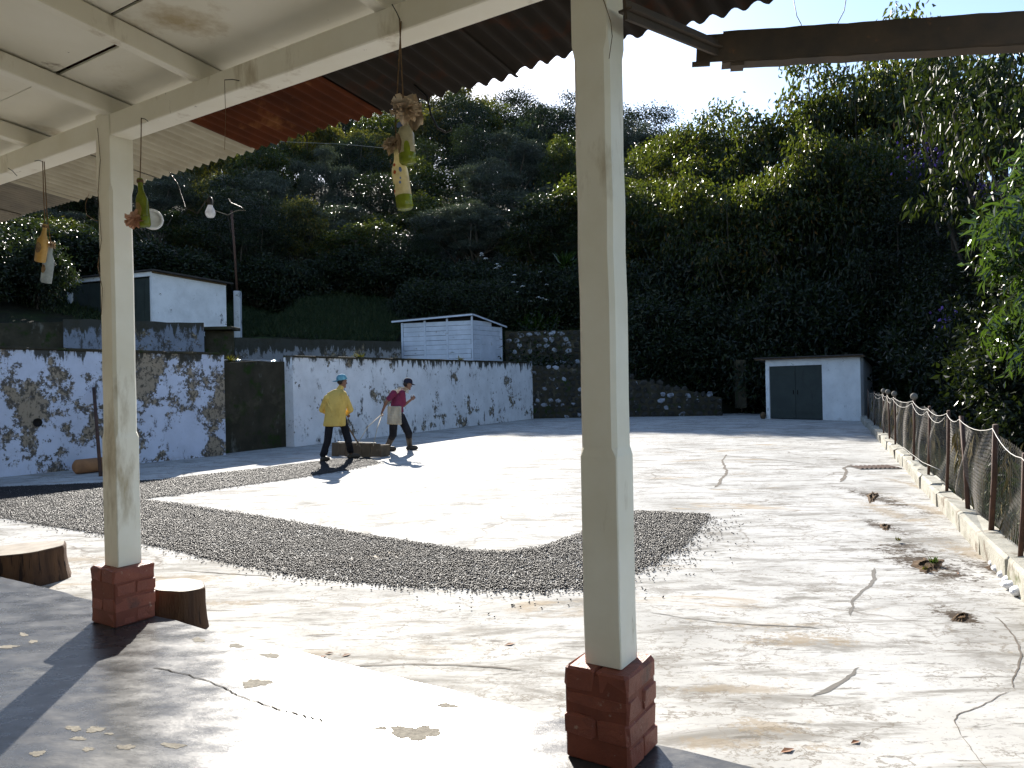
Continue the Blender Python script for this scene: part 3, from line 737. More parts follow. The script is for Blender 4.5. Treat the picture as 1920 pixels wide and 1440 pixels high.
strip((0.028, -0.058), 0.066, 0.007, 0.10, Lg, 0.0012).build('flange', 'channel', chn)
strip((0.028, 0.060), 0.066, 0.007, 0.10, Lg, 0.0012).build('flange', 'channel', chn)
strip((0.068, -0.004), 0.006, 0.108, 0.0, 0.15, 0.0).build('splice_plate', 'channel', chn)
MB().box(gp0 + gd * .16 - gu * .068 + gs * .03, 0.05, 0.06, 0.012, gd, gs, gu).build('lug', 'channel', chn)
MB().box(gp0 + gd * .02 - gu * .064 + gs * .068, 0.07, 0.012, 0.018, gd, gs, gu).build('lug', 'channel', chn)
for k in (0.03, 0.09): MB().tube([gp0 + gd * k + gs * .069, gp0 + gd * k + gs * .084], 0.007, 6).build('bolt', 'rustpost', chn)
b0, b1 = P(1172, 18, 2.42), P(1368, 100, 3.06)
MB().bar(b0, b1, 0.012, 0.062).build('bracket', 'channel', chn)
MB().bar(b0, b1 , 0.05, 0.008).build('bracket_flange', 'channel', chn)
wirething('sky_wire', [P(1487, -6, 3.0), P(1494, 30, 3.0), P(1502, 45, 2.99), P(1507, 78, 2.98)], 0.0018, 'blackwire', 'thin wire rising from the rusty channel, kinked halfway', 'wire')
wirething('sky_wire', [P(1587, -6, 2.95), P(1583, 20, 2.95), P(1570, 45, 2.95), P(1561, 72, 2.94)], 0.0018, 'blackwire', 'thin wire rising from the rusty channel in a smooth bend', 'wire')
# stub of cable poking through the eave
wirething('cable_stub', [onRoof(778, 160), P(800, 180, 3.9), P(808, 215, 3.9), P(820, 240, 3.9), P(836, 248, 3.9), P(846, 244, 3.9), P(846, 237, 3.9)], 0.006, 'blackwire', 'dark stub of cable hooking down through the rusty eave', 'cable')

# ================================================================== walls round the yard
def wallseg(mb, p0, p1, th, z0, z1a, z1b=None, rough=0.0, n=None, behind=WNRM):
    """solid wall from p0 to p1 (front foot points), thickness th to the back"""
    z1b = z1a if z1b is None else z1b
    n = n or max(2, int((p1 - p0).length / 0.35)); vs, fs = [], []
    for i in range(n + 1):
        k = i / n; p = p0.lerp(p1, k); z = z1a + (z1b - z1a) * k + rnd.uniform(-rough, rough)
        f = rnd.uniform(-rough, rough) * .4
        q = p + behind * th
        p = p + behind * f
        vs += [(p.x, p.y, z0), (p.x, p.y, z), (q.x, q.y, z), (q.x, q.y, z0)]
    for i in range(n):
        a = i * 4; b = a + 4
        fs += [(a, b, b + 1, a + 1), (a + 1, b + 1, b + 2, a + 2), (a + 2, b + 2, b + 3, a + 3), (a + 3, b + 3, b, a)]
    fs += [(0, 1, 2, 3), (4 * n + 3, 4 * n + 2, 4 * n + 1, 4 * n)]
    return mb.add(vs, fs)
w1 = wallseg(MB(), WA - (WB - WA) * 2.5, WB, 0.28, -0.2, 2.24, 2.17, 0.012)
wl = thing('plaster_wall', WA.lerp(WB, .5), 'mottled white plaster yard wall with brown patches and a drain hole', 'wall')
w1.build('wall_face', mat_plaster('mottled_plaster', 2.2, 0.4, 0.52), wl)
cop = MB()
d_ = (WB - WA).normalized()
for k in range(26):
    a = WA - (WB - WA) * 2.5 + d_ * (k * 0.62) - WNRM * 0.03; b = a + d_ * 0.605
    if (b - (WA - (WB - WA) * 2.5)).length > (WB - (WA - (WB - WA) * 2.5)).length: break
    zt = 2.24 - 0.07 * ((a - (WA - (WB - WA) * 2.5)).length / (3.5 * (WB - WA).length))
    MB().bbox((a + b) / 2 + WNRM * .17 + Vector((0, 0, zt + 0.018)), 0.60, 0.34, 0.05, d_, Vector((-d_.y, d_.x, 0)), 0.012, Vector((0, 0, 1)), .006).build('coping_tile', 'moss', wl)
hp = G(70, 893); pw = P(66, 792, 13.25)
hole_c = WA + d_ * ((pw - WA).dot(d_)); hole_c.z = pw.z
ring = MB().lathe([(0.075, 0), (0.075, .02), (0.055, .02), (0.055, 0.004)], 16, Matrix.Translation(hole_c - Vector((-d_.y, d_.x, 0)) * .0) @ (-Vector((-d_.y, d_.x, 0))).to_track_quat('Z', 'Y').to_matrix().to_4x4())
ring.build('drain_hole', 'dark', wl)
# recessed mossy wall
R0, R1 = WB + WNRM * 0.30 + WDIR * -0.3, WC + WNRM * 0.28 + WDIR * .3
tag(wallseg(MB(), R0, R1, 0.4, -0.2, 2.02, 2.05, 0.03).build('mossy_wall', 'moss'), 'black mossy recessed wall between the two white plaster walls', 'wall')
for k in range(4):
    p = R0.lerp(R1, 0.32 + 0.13 * k) + WNRM * .2 + Vector((0, 0, 2.075 + .01 * (k % 2)))
    tag(MB().bbox(p, 0.45, 0.3, 0.016, WDIR, WNRM, .004, Vector((0.05, 0, 1)).normalized(), .008).build('tin_scrap', 'tin'), 'bright scrap of tin lying on top of the mossy wall', 'tin', 'tin scraps on the mossy wall')
w2 = thing('plaster_wall', WC.lerp(WD, .5), 'long white plaster yard wall streaked grey, behind the two walking men', 'wall')
wallseg(MB(), WC, WD, 0.3, -0.2, 2.16, 2.22, 0.012).build('wall_face', mat_plaster('streaked_plaster', 2.2, 0.42, 0.05, (0.68, 0.68, 0.70)), w2)
d2 = (WD - WC).normalized(); n2 = Vector((-d2.y, d2.x, 0)); Lw = (WD - WC).length
k = 0
while k * 0.8 < Lw - .8:
    MB().bbox(WC + d2 * (k * .8 + .4) + n2 * .14 + Vector((0, 0, 2.18 + .06 * k * .8 / Lw)), 0.785, 0.36, 0.045, d2, n2, .01, Vector((0, 0, 1)), .006).build('coping_tile', 'moss', w2); k += 1

# fieldstone walls: each stone a part
def stone_mesh(seed):
    r = random.Random(seed); bm = bmesh.new(); bmesh.ops.create_icosphere(bm, subdivisions=1, radius=0.5)
    for v in bm.verts: v.co *= r.uniform(0.8, 1.15)
    me = bpy.data.meshes.new('stone'); bm.to_mesh(me); bm.free(); return me
st_w = [stone_mesh(k) for k in range(4)]; st_d = [stone_mesh(k + 9) for k in range(3)]
for me in st_w: me.materials.append(M['stone'])
for me in st_d: me.materials.append(M['darkstone'])
def stonewall(name, p0, p1, z0, za, zb, label, size=0.3, white=0.6, th=0.5):
    p0, p1 = Vector((p0.x, p0.y, 0)), Vector((p1.x, p1.y, 0))
    d = (p1 - p0).normalized(); n = Vector((-d.y, d.x, 0))
    root = thing(name, Vector((p0.x, p0.y, z0)).lerp(Vector((p1.x, p1.y, z0)), .5), label, 'wall')
    wallseg(MB(), p0, p1, th, z0 - 0.1, za - .08, zb - .08, 0.03, behind=n).build('rubble_core', 'moss', root)
    Lx = (p1 - p0).length; base = ROOT[root.name]
    z = z0 + size * .35; row = 0
    while True:
        s = -0.05 + (row % 2) * size * .5; any_ = False
        while s < Lx:
            w = size * rnd.uniform(0.75, 1.35)
            top = za + (zb - za) * (s / Lx)
            if z < top - .02:
                any_ = True
                wh = rnd.random() < white
                o = bpy.data.objects.new('stone', rnd.choice(st_w if wh else st_d)); C.objects.link(o); o.parent = root
                o.location = p0 + d * (s + w / 2) + Vector((0, 0, z + rnd.uniform(-.04, .04))) + n * .02 - base
                o.rotation_euler = (rnd.uniform(-.3, .3), rnd.uniform(-.5, .5), math.atan2(d.y, d.x) + rnd.uniform(-.2, .2))
                o.scale = (w * 0.98, size * rnd.uniform(.35, .55), size * rnd.uniform(.72, .98))
            s += w * .98
        z += size * .82; row += 1
        if not any_ or row > 14: break
    return root
stonewall('stone_wall', WD + d2 * .02, Vector((3.2, 29.75, 0)), 0.0, 2.18, 2.02, 'dark fieldstone yard wall spotted with whitewash, beside the near post', 0.26, 0.25)
stonewall('stone_wall', Vector((3.2, 29.75, 0)), WE, 0.0, 2.0, 0.75, 'low sloping fieldstone wall with whitewashed stones, left of the green door shed', 0.30, 0.2)
TW0, TW1 = P(948, 672, 33.5), P(1200, 672, 33.0)
TW0.z = TW1.z = 1.9
stonewall('stone_wall', TW0, TW1, 2.2, 3.85, 3.75, 'upper whitewashed stone retaining wall beside the white plank shed', 0.32, 0.4)

# upper terrace walls on the left
def parapet(px0, px1, pyt, Y0, Y1, zb, mat, label, th=0.3, name='terrace_wall'):
    a, b = P(px0, pyt[0], Y0), P(px1, pyt[1], Y1)
    d = (b - a); d.z = 0; d.normalize(); n = Vector((-d.y, d.x, 0))
    A0, B0 = Vector((a.x, a.y, 0)), Vector((b.x, b.y, 0))
    return tag(wallseg(MB(), A0, B0, th, zb, a.z, b.z, 0.02, behind=n).build(name, mat), label, 'wall')
pl_dark = mat_plaster('dark_streaked_plaster', 3.75, 0.9, 0.2, (0.17, 0.19, 0.24), 0.3, 0.6)  # white tinted blue to stand for shade
parapet(-330, 122, (610, 603), 20.0, 22.5, 1.5, 'moss', 'dark blackened terrace wall above the mottled plaster wall')
parapet(118, 382, (597, 606), 22.2, 23.6, 1.5, pl_dark, 'bluish white terrace wall with black top in front of the green doors')
parapet(384, 438, (620, 620), 24.0, 24.3, 1.5, 'moss', 'short dark terrace wall stub beside the painted pole')
MB_ = MB().bbox(P(405, 617, 24.2), 1.3, .8, .1, Vector((1, 0, 0)), Vector((0, 1, 0)), .01)
tag(MB_.build('concrete_slab', 'moss'), 'thin dark concrete slab capping the short terrace wall stub', 'slab')
parapet(440, 752, (633, 640), 29.5, 31.5, 1.7, mat_plaster('blackened_plaster', 3.4, 0.95, 0.3, (0.22, 0.22, 0.23), .3, .6), 'low blackened retaining wall below the grassy bank')

# ================================================================== sheds and the house
def corner_frame(pc, pl, pr):
    """vertical-corner building: foot points left, corner, right"""
    dl = (pl - pc); dl.z = 0; dr = (pr - pc); dr.z = 0
    return dl, dr
def quadwall(mb, a, b, z0, za, zb, th, n):
    return wallseg(mb, a, b, th, z0, za, zb, 0.0, 2, n)
def flat(p): return Vector((p.x, p.y, 0))
UPV = Vector((0, 0, 1))
# --- white house with green doors, on the upper terrace
HC, HL, HR = flat(P(285, 560, 28.0)), flat(P(126, 560, 29.6)), flat(P(424, 560, 30.2))
zb, zc, zl, zr = 3.0, P(285, 509, 28.0).z, P(126, 520, 29.6).z, P(424, 533, 30.2).z
house = thing('white_house', Vector((HC.x, HC.y, zb)), 'small whitewashed house with two dull green doors and dark mono-pitch roof', 'house')
pl_house = mat_plaster('whitewashed_house_plaster', 9.0, 0.12, -0.4, (0.66, 0.67, 0.70), 0)
dl = (HL - HC).normalized(); dr = (HR - HC).normalized()
nl, nr = Vector((dl.y, -dl.x, 0)), Vector((-dr.y, dr.x, 0))
nl = nl if nl.y > 0 else -nl; nr = nr if nr.y > 0 else -nr
quadwall(MB(), HC, HR, zb, zc, zr, 0.18, nr).build('wall', pl_house, house)
Ll = (HL - HC).length
segs = [(0.0, 0.06, None), (0.06, 1.35, 'door'), (1.35, 1.75, None), (1.75, Ll - 0.2, 'door'), (Ll - 0.2, Ll, None)]
for a, b, kd in segs:
    if kd:
        dm = MB().box(HC + dl * (a + b) / 2 + nl * .12 + UPV * (zb + (zc - zb) * .47), b - a - .03, .05, (zc - zb) * .92, dl, nl).build('door', 'greendoor', house)
        for q in (0.33, 0.66):
            MB().box(HC + dl * (a + (b - a) * q) + nl * .09 + UPV * (zb + (zc - zb) * .47), .03, .02, (zc - zb) * .9, dl, nl).build('door_batten', 'greendoor', dm)
        quadwall(MB(), HC + dl * a, HC + dl * b, zc - .16, zc, zc, .18, nl).build('lintel', pl_house, house)
    else:
        quadwall(MB(), HC + dl * a + (dl * .0), HC + dl * b, zb, zc - .002, zc - .002, .18, nl).build('pier', pl_house, house)
rb = MB()
e0, e1 = HC + dl * (Ll + .4), HC - dl * .25
dep = (HR - HC).length
def roofslab(mb, c0, c1, dirn, depth, z0, z1, over, th=.05):
    a, b = c0 - dirn * over, c1 - dirn * over; c, d = c1 + dirn * (depth + over), c0 + dirn * (depth + over)
    sl = (z1 - z0) / depth
    za, zc_ = z0 - sl * over, z1 + sl * over
    p = [(a.x, a.y, za), (b.x, b.y, za), (c.x, c.y, zc_), (d.x, d.y, zc_)]
    return mb.hexa([Vector(q) for q in p] + [Vector(q) + Vector((0, 0, th)) for q in p])
roofslab(rb, e0, e1, dr, dep, zc + .01, zr + .01, 0.12).build('roof', 'roofdark', house)
MB().bar(HC - dl * .02 - dr * .0 + UPV * (zc - .02), HR - dl * .02 + UPV * (zr - .02), .04, .06).build('fascia', 'oldwood', house)

# --- white plank shed on the terrace behind the long wall
SC, SL, SR = flat(P(886, 640, 31.5)), flat(P(755, 640, 32.3)), flat(P(940, 640, 33.3))
zb = 1.93; zc, zl, zr = P(886, 590, 31.5).z, P(755, 603, 32.3).z, P(940, 611, 33.3).z
shed = thing('plank_shed', Vector((SC.x, SC.y, zb)), 'small whitewashed plank shed with sloping tin roof above the long plaster wall', 'shed')
dl, dr = (SL - SC).normalized(), (SR - SC).normalized()
nl = Vector((-dl.y, dl.x, 0)); nl = nl if nl.y > 0 else -nl
nr = Vector((-dr.y, dr.x, 0)); nr = nr if nr.x < 0 else -nr
Ll, Lr = (SL - SC).length, (SR - SC).length
MB().hexa([SC + dl * .06 + nl * .05 + UPV * zb, SL - dl * .03 + nl * .05 + UPV * zb, SL - dl * .03 + dr * Lr * .9 + UPV * zb, SR + dl * .06 + UPV * zb,
           SC + dl * .06 + nl * .05 + UPV * (zc - .12), SL - dl * .03 + nl * .05 + UPV * (zl - .12), SL - dl * .03 + dr * Lr * .9 + UPV * (zr - .15), SR + dl * .06 + UPV * (zr - .15)]).build('interior_shade_block', 'dark', shed)  # near-black block stands in for the shade behind the planks
bh = 0.2; z = zb; row = 0
bays = [(0.06, Ll * .34), (Ll * .36, Ll * .66), (Ll * .68, Ll - .05)]
while z < zc - .12:
    for (a, b) in bays:
        top = zc + (zl - zc) * (b / Ll) - .1
        if z + bh * .6 < top:
            j = rnd.uniform(-.012, .012)
            MB().box(SC + dl * ((a + b) / 2 + j) - nl * (.0 + rnd.uniform(0, .012)) + UPV * (z + bh / 2), b - a, .03, bh - rnd.choice([.008, .012, .022]), dl, nl, (UPV + dl * rnd.uniform(-.006, .006)).normalized()).build('plank', 'whitewood', shed)
    s = .05
    top = zc + (zr - zc) * .5
    if z + bh * .5 < top:
        e = Lr - .04 if z < zr - .2 else Lr * max(.2, (zc - z - .2) / max(.05, (zc - zr)))
        MB().box(SC + dr * (s + e) / 2 - nr * rnd.uniform(0, .01) + UPV * (z + bh / 2), e - s, .03, bh - rnd.choice([.006, .01]), dr, nr).build('plank', 'whitewood', shed)
    z += bh; row += 1
for x in (0.0, Ll * .35, Ll * .67, Ll):
    MB().box(SC + dl * x - nl * .03 + UPV * (zb + zc - .06 + (zl - zc) * x / Ll) / 1 * .0 + UPV * ((zb + zc - .06 + (zl - zc) * x / Ll) / 2), .08, .05, (zc - .06 + (zl - zc) * x / Ll) - zb, dl, nl).build('stud', 'whitewood', shed)
MB().box(SC + dr * (Lr - .02) - nr * .02 + UPV * ((zb + zr - .05) / 2), .07, .05, zr - zb - .05, dr, nr).build('stud', 'whitewood', shed)
MB().box(SC + dr * Lr * .5 - nr * .035 + UPV * (zb + .85), Lr * .55, .02, 1.45, dr, nr).build('door', 'whitewood', shed)
rp = [SC - dl * .15 - dr * .2 + UPV * (zc + .02), SL + dl * .35 - dr * .2 + UPV * (zl + .02), SL + dl * .35 + dr * (Lr + .2) + UPV * (zl - (zc - zr) - .05), SR - dl * .15 + dr * .2 + UPV * (zr - .02)]
MB().hexa(rp + [q + UPV * .04 for q in rp]).build('roof', 'roofdark', shed)
MB().bar(rp[0] - UPV * .03, rp[1] - UPV * .03, .05, .07).build('fascia', 'whitewood', shed)
MB().bar(rp[0] - UPV * .03 + dr * .05, rp[3] - UPV * .03, .04, .06).build('fascia', 'whitewood', shed)

# --- shed with green double door at the far right end of the yard
GL, GR = flat(P(1437, 783, 26.0)), flat(P(1615, 790, 23.4))
dg = (GR - GL).normalized(); ng = Vector((-dg.y, dg.x, 0)); Lg2 = (GR - GL).length
zl_, zr_ = P(1437, 674, 26.0).z, P(1615, 668, 23.4).z
ds = ng
gshed = thing('white_shed', GL.lerp(GR, .5), 'whitewashed masonry shed with dark green double door at the end of the yard', 'shed')
pg = mat_plaster('whitewashed_shed_plaster', 6.0, 0.1, -0.5, (0.68, 0.69, 0.70), 0.5)
s0, s1 = 0.14, Lg2 * 0.62
zdoor = P(1500, 685, 24.9).z
quadwall(MB(), GL, GL + dg * s0, -.1, zl_, zl_, .2, ng).build('wall', pg, gshed)
quadwall(MB(), GL + dg * s1, GR, -.1, zl_ + (zr_ - zl_) * .62, zr_, .2, ng).build('wall', pg, gshed)
quadwall(MB(), GL + dg * s0, GL + dg * s1, zdoor, zl_, zl_ + (zr_ - zl_) * .62, .2, ng).build('lintel', pg, gshed)
SDR = (Vector((0.55, 0.84, 0))).normalized()
wallseg(MB(), GR - dg * .01 + ng * .205, GR + SDR * 2.6, .2, -.1, zr_, zr_ - .3, 0, 2, -dg).build('wall', pg, gshed)
wallseg(MB(), GL + ng * .205, GL + SDR * 2.6, .2, -.1, zl_, zl_ - .3, 0, 2, dg).build('wall', pg, gshed)
dw = (s1 - s0 - .02) / 2
for k in range(2):
    c = GL + dg * (s0 + .01 + dw * (k + .5)) + ng * .05 + UPV * (zdoor / 2 + .01)
    dm = MB().box(c, dw - .012, .04, zdoor - .03, dg, ng).build('door', 'greendoor', gshed)
    for q in (-.36, .36): MB().box(c - ng * .028 + UPV * q * zdoor, dw - .05, .016, .09, dg, ng).build('door_rail', 'greendoor', dm)
    MB().box(c - ng * .03 + dg * (dw * (.42 if k == 0 else -.42)), .02, .02, .14, dg, ng).build('handle', 'dark', dm)
rp = [GL - dg * .3 - ng * .25 + UPV * (zl_ + .03), GR + dg * .22 - ng * .25 + UPV * (zr_ + .03), GR + dg * .22 + SDR * 2.9 + UPV * (zr_ - .28), GL - dg * .3 + SDR * 2.9 + UPV * (zl_ - .28)]
MB().hexa(rp + [q + UPV * .035 for q in rp]).build('roof', 'roofdark', gshed)
MB().bar(rp[0] - UPV * .03 + ng * .1, rp[1] - UPV * .03 + ng * .1, .05, .05).build('rafter', 'oldwood', gshed)
MB().ell(GL - dg * .05 - ng * .12 + UPV * .11, (.11, .10, .13), seg=8, rings=6).build('boulder', 'dirt')
tag(bpy.data.objects['boulder'], 'brown lump of rock at the left foot of the green door shed', 'rock')

# wire pen on the bank behind the low stone wall
pen = thing('bank_fence', Vector((7.2, 31, 1.2)), 'thin dark wire fence on the bank left of the green door shed', 'fence')
pp = [P(1192, 700, 32), P(1290, 700, 32), P(1390, 735, 31)]
for p in pp: MB().tube([Vector((p.x, p.y, p.z - 2.0)), Vector((p.x, p.y, p.z + 1.3))], .035, 6).build('post', 'bark', pen)
for h in (.2, .6, 1.0): MB().tube([p + UPV * h for p in pp], .008, 4).build('wire', 'wire', pen)
MB().box(P(1388, 720, 29.5), .35, .35, 1.9).build('gate_pier', 'moss', pen)

# painted pole on the terrace
pb = P(446, 618, 31.0)
tb_ = terr(pb.x, pb.y)
pole = thing('lamp_pole', Vector((pb.x, pb.y, tb_)), 'thin iron pole with white painted concrete foot on the terrace', 'pole')
MB().bbox(Vector((pb.x, pb.y, (tb_ + P(446, 546, 31).z) / 2)), .26, .26, P(446, 546, 31).z - tb_, Vector((1, 0, 0)), Vector((0, 1, 0)), .02, UPV, .012).build('foot', mat_plaster('pole_foot_paint', 9, .35, -.2, (.5, .52, .55)), pole)
MB().tube([Vector((pb.x, pb.y, P(446, 546, 31).z)), P(440, 470, 31), P(434, 395, 31)], .05, 7).build('shaft', 'rustpost', pole)

# ================================================================== fence on the right
KH = 0.17
kerb = thing('kerb_wall', flat(KA.lerp(KB, .5)), 'low crumbling concrete kerb under the wire fence', 'kerb')
s = -6.0; k = 0; Lk = (kfar - KB).length
while s < Lk:
    w = rnd.uniform(0.55, 0.95); c = KB + FDIR * (s + w / 2) + FNRM * (.085 + rnd.uniform(-.01, .01))
    MB().bbox(c + UPV * (KH / 2 - .03 + rnd.uniform(-.012, .012)), w - .006, .17 + rnd.uniform(-.015, .02), KH + .06, FDIR, FNRM, .018, UPV, .012).build('kerb_block', 'kerb', kerb)
    s += w; k += 1
fence = thing('wire_fence', KA + FNRM * .1 + UPV * KH, 'sagging chicken wire fence on rusty iron posts along the kerb', 'fence')
FO = KB + FNRM * .10
def onF(px, py):
    r = ray(px, py); o = Vector((0, 0, CAMZ)); s_ = (FO - o).dot(FNRM) / r.dot(FNRM)
    return o + r * s_
fp = [(1913, 1039, 1922, 850, 0), (1858, 977, 1869, 797, 0), (1815, 944, 1798, 779, 0), (1775, 913, 1779, 770, 0), (1741, 890, 1743, 762, 0), (1713, 870, 1714, 748, 1), (1679, 847, 1677, 742, 1), (1668, 837, 1665, 738, 1), (1657, 828, 1657, 736, 1), (1640, 812, 1640, 735, 0), (1628, 800, 1628, 730, 0)]
tops = []
for k, (bx, by, tx, ty, ball) in enumerate(fp):
    b = onF(bx, by); sB = (b - FO).dot(FDIR); b = FO + FDIR * sB + UPV * (KH - .02)
    t = onF(tx, ty); sT = max(sB - .25, min(sB + .25, (t - FO).dot(FDIR)))
    h = 0.86 if k > 8 else max(.7, min(1.0, t.z - KH))
    t = FO + FDIR * sT + UPV * (KH + h)
    r = 0.017 if k not in (1, 2) else .021
    ps = MB().tube([b, b.lerp(t, .5) + FNRM * .006, t], r, 7).build('post', 'rustpost', fence)
    if ball: MB().ell(t + UPV * .035, (.05, .05, .05), seg=10, rings=6).build('ball_finial', 'patch', ps)
    tops.append((sB, t))
tops_ = [(tops[0][0] - 1.1, tops[0][1] - FDIR * 1.1), (tops[0][0] - 3.3, tops[0][1] - FDIR * 3.3)]
for s_, t in tops_:
    MB().tube([FO + FDIR * s_ + UPV * (KH - .02), t], .021, 7).build('post', 'rustpost', fence)
tops = sorted(tops + tops_, key=lambda q: q[0])
# top wire and a looping second one
pts = []
for (sa, a), (sb, b) in zip(tops[:-1], tops[1:]):
    for i in range(6):
        q = i / 6; pts.append(a.lerp(b, q) - UPV * (.03 + .05 * 4 * q * (1 - q)) - FNRM * .02)
pts.append(tops[-1][1] - UPV * .03 - FNRM * .02)
MB().tube(pts, .0036, 5).build('top_wire', 'palewire', fence)
pts = []
for (sa, a), (sb, b) in zip(tops[5:-1], tops[6:]):
    for i in range(6):
        q = i / 6; pts.append(a.lerp(b, q) - UPV * (.06 + .10 * 4 * q * (1 - q)) - FNRM * .03)
MB().tube(pts, .0032, 5).build('slack_wire', 'palewire', fence)
MB().tube([onF(1697, 838) - FNRM * .03, onF(1712, 850) - FNRM * .03, onF(1735, 867) - FNRM * .03, onF(1770, 882) - FNRM * .03], .004, 5).build('slack_wire', 'palewire', fence)
# chicken wire: zig-zag strands twisted past each other
s_lo, s_hi = tops[0][0], tops[-1][0]
cell = 0.042; ncol = int((s_hi - s_lo) / cell); nrow = 24
tz = np.interp(np.linspace(s_lo, s_hi, ncol * 2 + 1), [q[0] for q in tops], [q[1].z for q in tops])
edges = []
def npt(i, j):
    """node i (half columns), row j"""
    k = j / nrow; s_ = s_lo + i * cell / 2
    sag = 0.045 * math.sin(s_ * 2.1) * math.sin(s_ * .7 + 1)
    zt = tz[min(i, len(tz) - 1)] - 0.10 + sag
    z = KH + .02 + (zt - KH) * k
    bul = 0.05 * math.sin(math.pi * k) * math.sin(s_ * 1.9 + k * 2) + .02 * math.sin(s_ * 6 + 5 * k)
    sh = .03 * math.sin(s_ * 3 + k * 4)
    return (FO.x + FDIR.x * (s_ + sh) + FNRM.x * (bul + .035), FO.y + FDIR.y * (s_ + sh) + FNRM.y * (bul + .035), z)
nodes = np.array([[npt(i, j) for i in range(2 * ncol + 1)] for j in range(nrow + 1)])
E0, E1 = [], []
for j in range(nrow):
    for i in range(j % 2, 2 * ncol, 2):
        if i + 1 <= 2 * ncol: E0.append((j, i)); E1.append((j + 1, i + 1))
        if i - 1 >= 0: E0.append((j, i)); E1.append((j + 1, i - 1))
E0, E1 = np.array(E0), np.array(E1)
a = nodes[E0[:, 0], E0[:, 1]]; b = nodes[E1[:, 0], E1[:, 1]]
d = nrm(b - a); s1_ = nrm(np.cross(d, np.array([[0.3, .2, .93]]))); s2_ = np.cross(d, s1_)
rw = 0.0012; vv = []
for kk in range(3):
    an = 2 * math.pi * kk / 3; o_ = (s1_ * math.cos(an) + s2_ * math.sin(an)) * rw
    vv += [a + o_, b + o_]
vv = np.stack(vv, axis=1).reshape(-1, 3)
bb = np.arange(len(a))[:, None] * 6
ff = np.concatenate([bb + [0, 2, 3, 1], bb + [2, 4, 5, 3], bb + [4, 0, 1, 5]], axis=1).reshape(-1, 4)
wm = obj('wire_mesh', np_mesh('wire_mesh', vv - np.array(ROOT[fence.name]), ff, 'wire'), fence)
# dry creeper strands hanging in the mesh
pv, dv = [], []
for q in range(2600):
    s_ = s_lo + (s_hi - s_lo) * rnd.random(); k = rnd.random() ** .8
    cl = math.sin(s_ * 2.7) + math.sin(s_ * 6.1 + 1)
    if cl < rnd.uniform(-.2, 1.6): continue
    p = FO + FDIR * s_ + FNRM * (.06 + rnd.uniform(0, .05)) + UPV * (KH + .05 + .7 * k)
    pv.append(p); dv.append((rnd.uniform(-.3, .3), rnd.uniform(-.3, .3), -1))
lv, lf = leaves(np.array(pv), np.array(dv), rng.uniform(.08, .3, len(pv)), .008)
cr = obj('dry_creeper', np_mesh('dry_creeper', lv, lf, pmat('dry_creeper_stem', (0.16, 0.12, 0.05), (0.10, 0.08, 0.03), 5, .9, .1, (), 0)))
tag(cr, 'dry creeper strands hanging through the chicken wire fence', 'creeper', kind='stuff')

# ================================================================== small things in the yard
tag(MB().tube([G(189, 893) - WNRM * -.0, P(176, 728, 13.9)], .03, 7).build('leaning_pole', 'rustpost'), 'dark wooden pole leaning against the mottled plaster wall', 'pole')
c = G(175, 886) + UPV * .13
lg = MB().tube([c - WDIR * .33, c - WDIR * .29, c + WDIR * .29, c + WDIR * .33], [.08, .125, .125, .08], 14)
tag(lg.build('clay_pipe', 'clay'), 'stubby orange brown clay pipe lying at the foot of the mottled wall', 'pipe')
dr_ = G(1640, 877)
drain = thing('drain_cover', dr_, 'small dark drain grating set in the yard near the fence', 'drain')
MB().box(dr_ + UPV * .006, .62, .42, .010).build('frame', 'patch', drain)
for q in range(9): MB().box(dr_ + Vector((-.27 + .0675 * q, 0, .016)), .035, .36, .012).build('bar', 'rustpost', drain)
for k, (cx, cy, rx, ry, lab) in enumerate([(1740, 1060, 42, 25, 'largest dark soil patch with weeds on the pale yard by the fence'), (1636, 932, 17, 16, 'dark soil patch on the pale yard just below the drain grating'), (1660, 988, 14, 12, 'small dark soil patch between two larger soil patches by the fence'), (1802, 1158, 24, 14, 'isolated dark soil patch near the repaired crack'), (1868, 1062, 34, 14, 'wet brown soil heap at the foot of the kerb beside white foam')]):
    o = blotch('soil_patch', cx, cy, rx * .6, ry * .6, 'dirt', 0.001, None, 0.0, 80 + k, 60, .28, .012)
    tag(o, lab, 'soil')
def tuft(px, py, h, n, label, mat='grass'):
    c = G(px, py); p = np.array([c]) + rng.normal(size=(n, 3)) * [[.008, .008, 0]]; p[:, 2] = 0.012
    d = rng.normal(size=(n, 3)) * [[.6, .6, .1]] + [[0, 0, 1]]
    lv, lf = leaves(p, d, rng.uniform(.5, 1, n) * h, h * .16)
    return tag(obj('weed', np_mesh('weed', lv - np.array(c), lf, mat), None, c), label, 'weed')
tuft(1752, 1060, .07, 22, 'little green weed sprouting in the largest soil patch', 'leaf_d')
tuft(1683, 1017, .05, 16, 'little weed sprouting from a crack between the soil patches', 'leaf_y')
tuft(1735, 1072, .04, 18, 'low weed at the lower end of the largest soil patch', 'leaf_y')
for k in range(7):
    q = k / 6; c = G(1868 + 42 * q, 1055 + 62 * q)
    tag(MB().ell(c + UPV * .03, (rnd.uniform(.05, .09), rnd.uniform(.04, .07), .032), Matrix.Rotation(rnd.uniform(0, 3), 3, 'Z'), 8, 5).build('foam_scrap', 'foam'), 'crumpled white foam scrap in the gutter against the kerb', 'foam', 'foam scraps by the kerb')
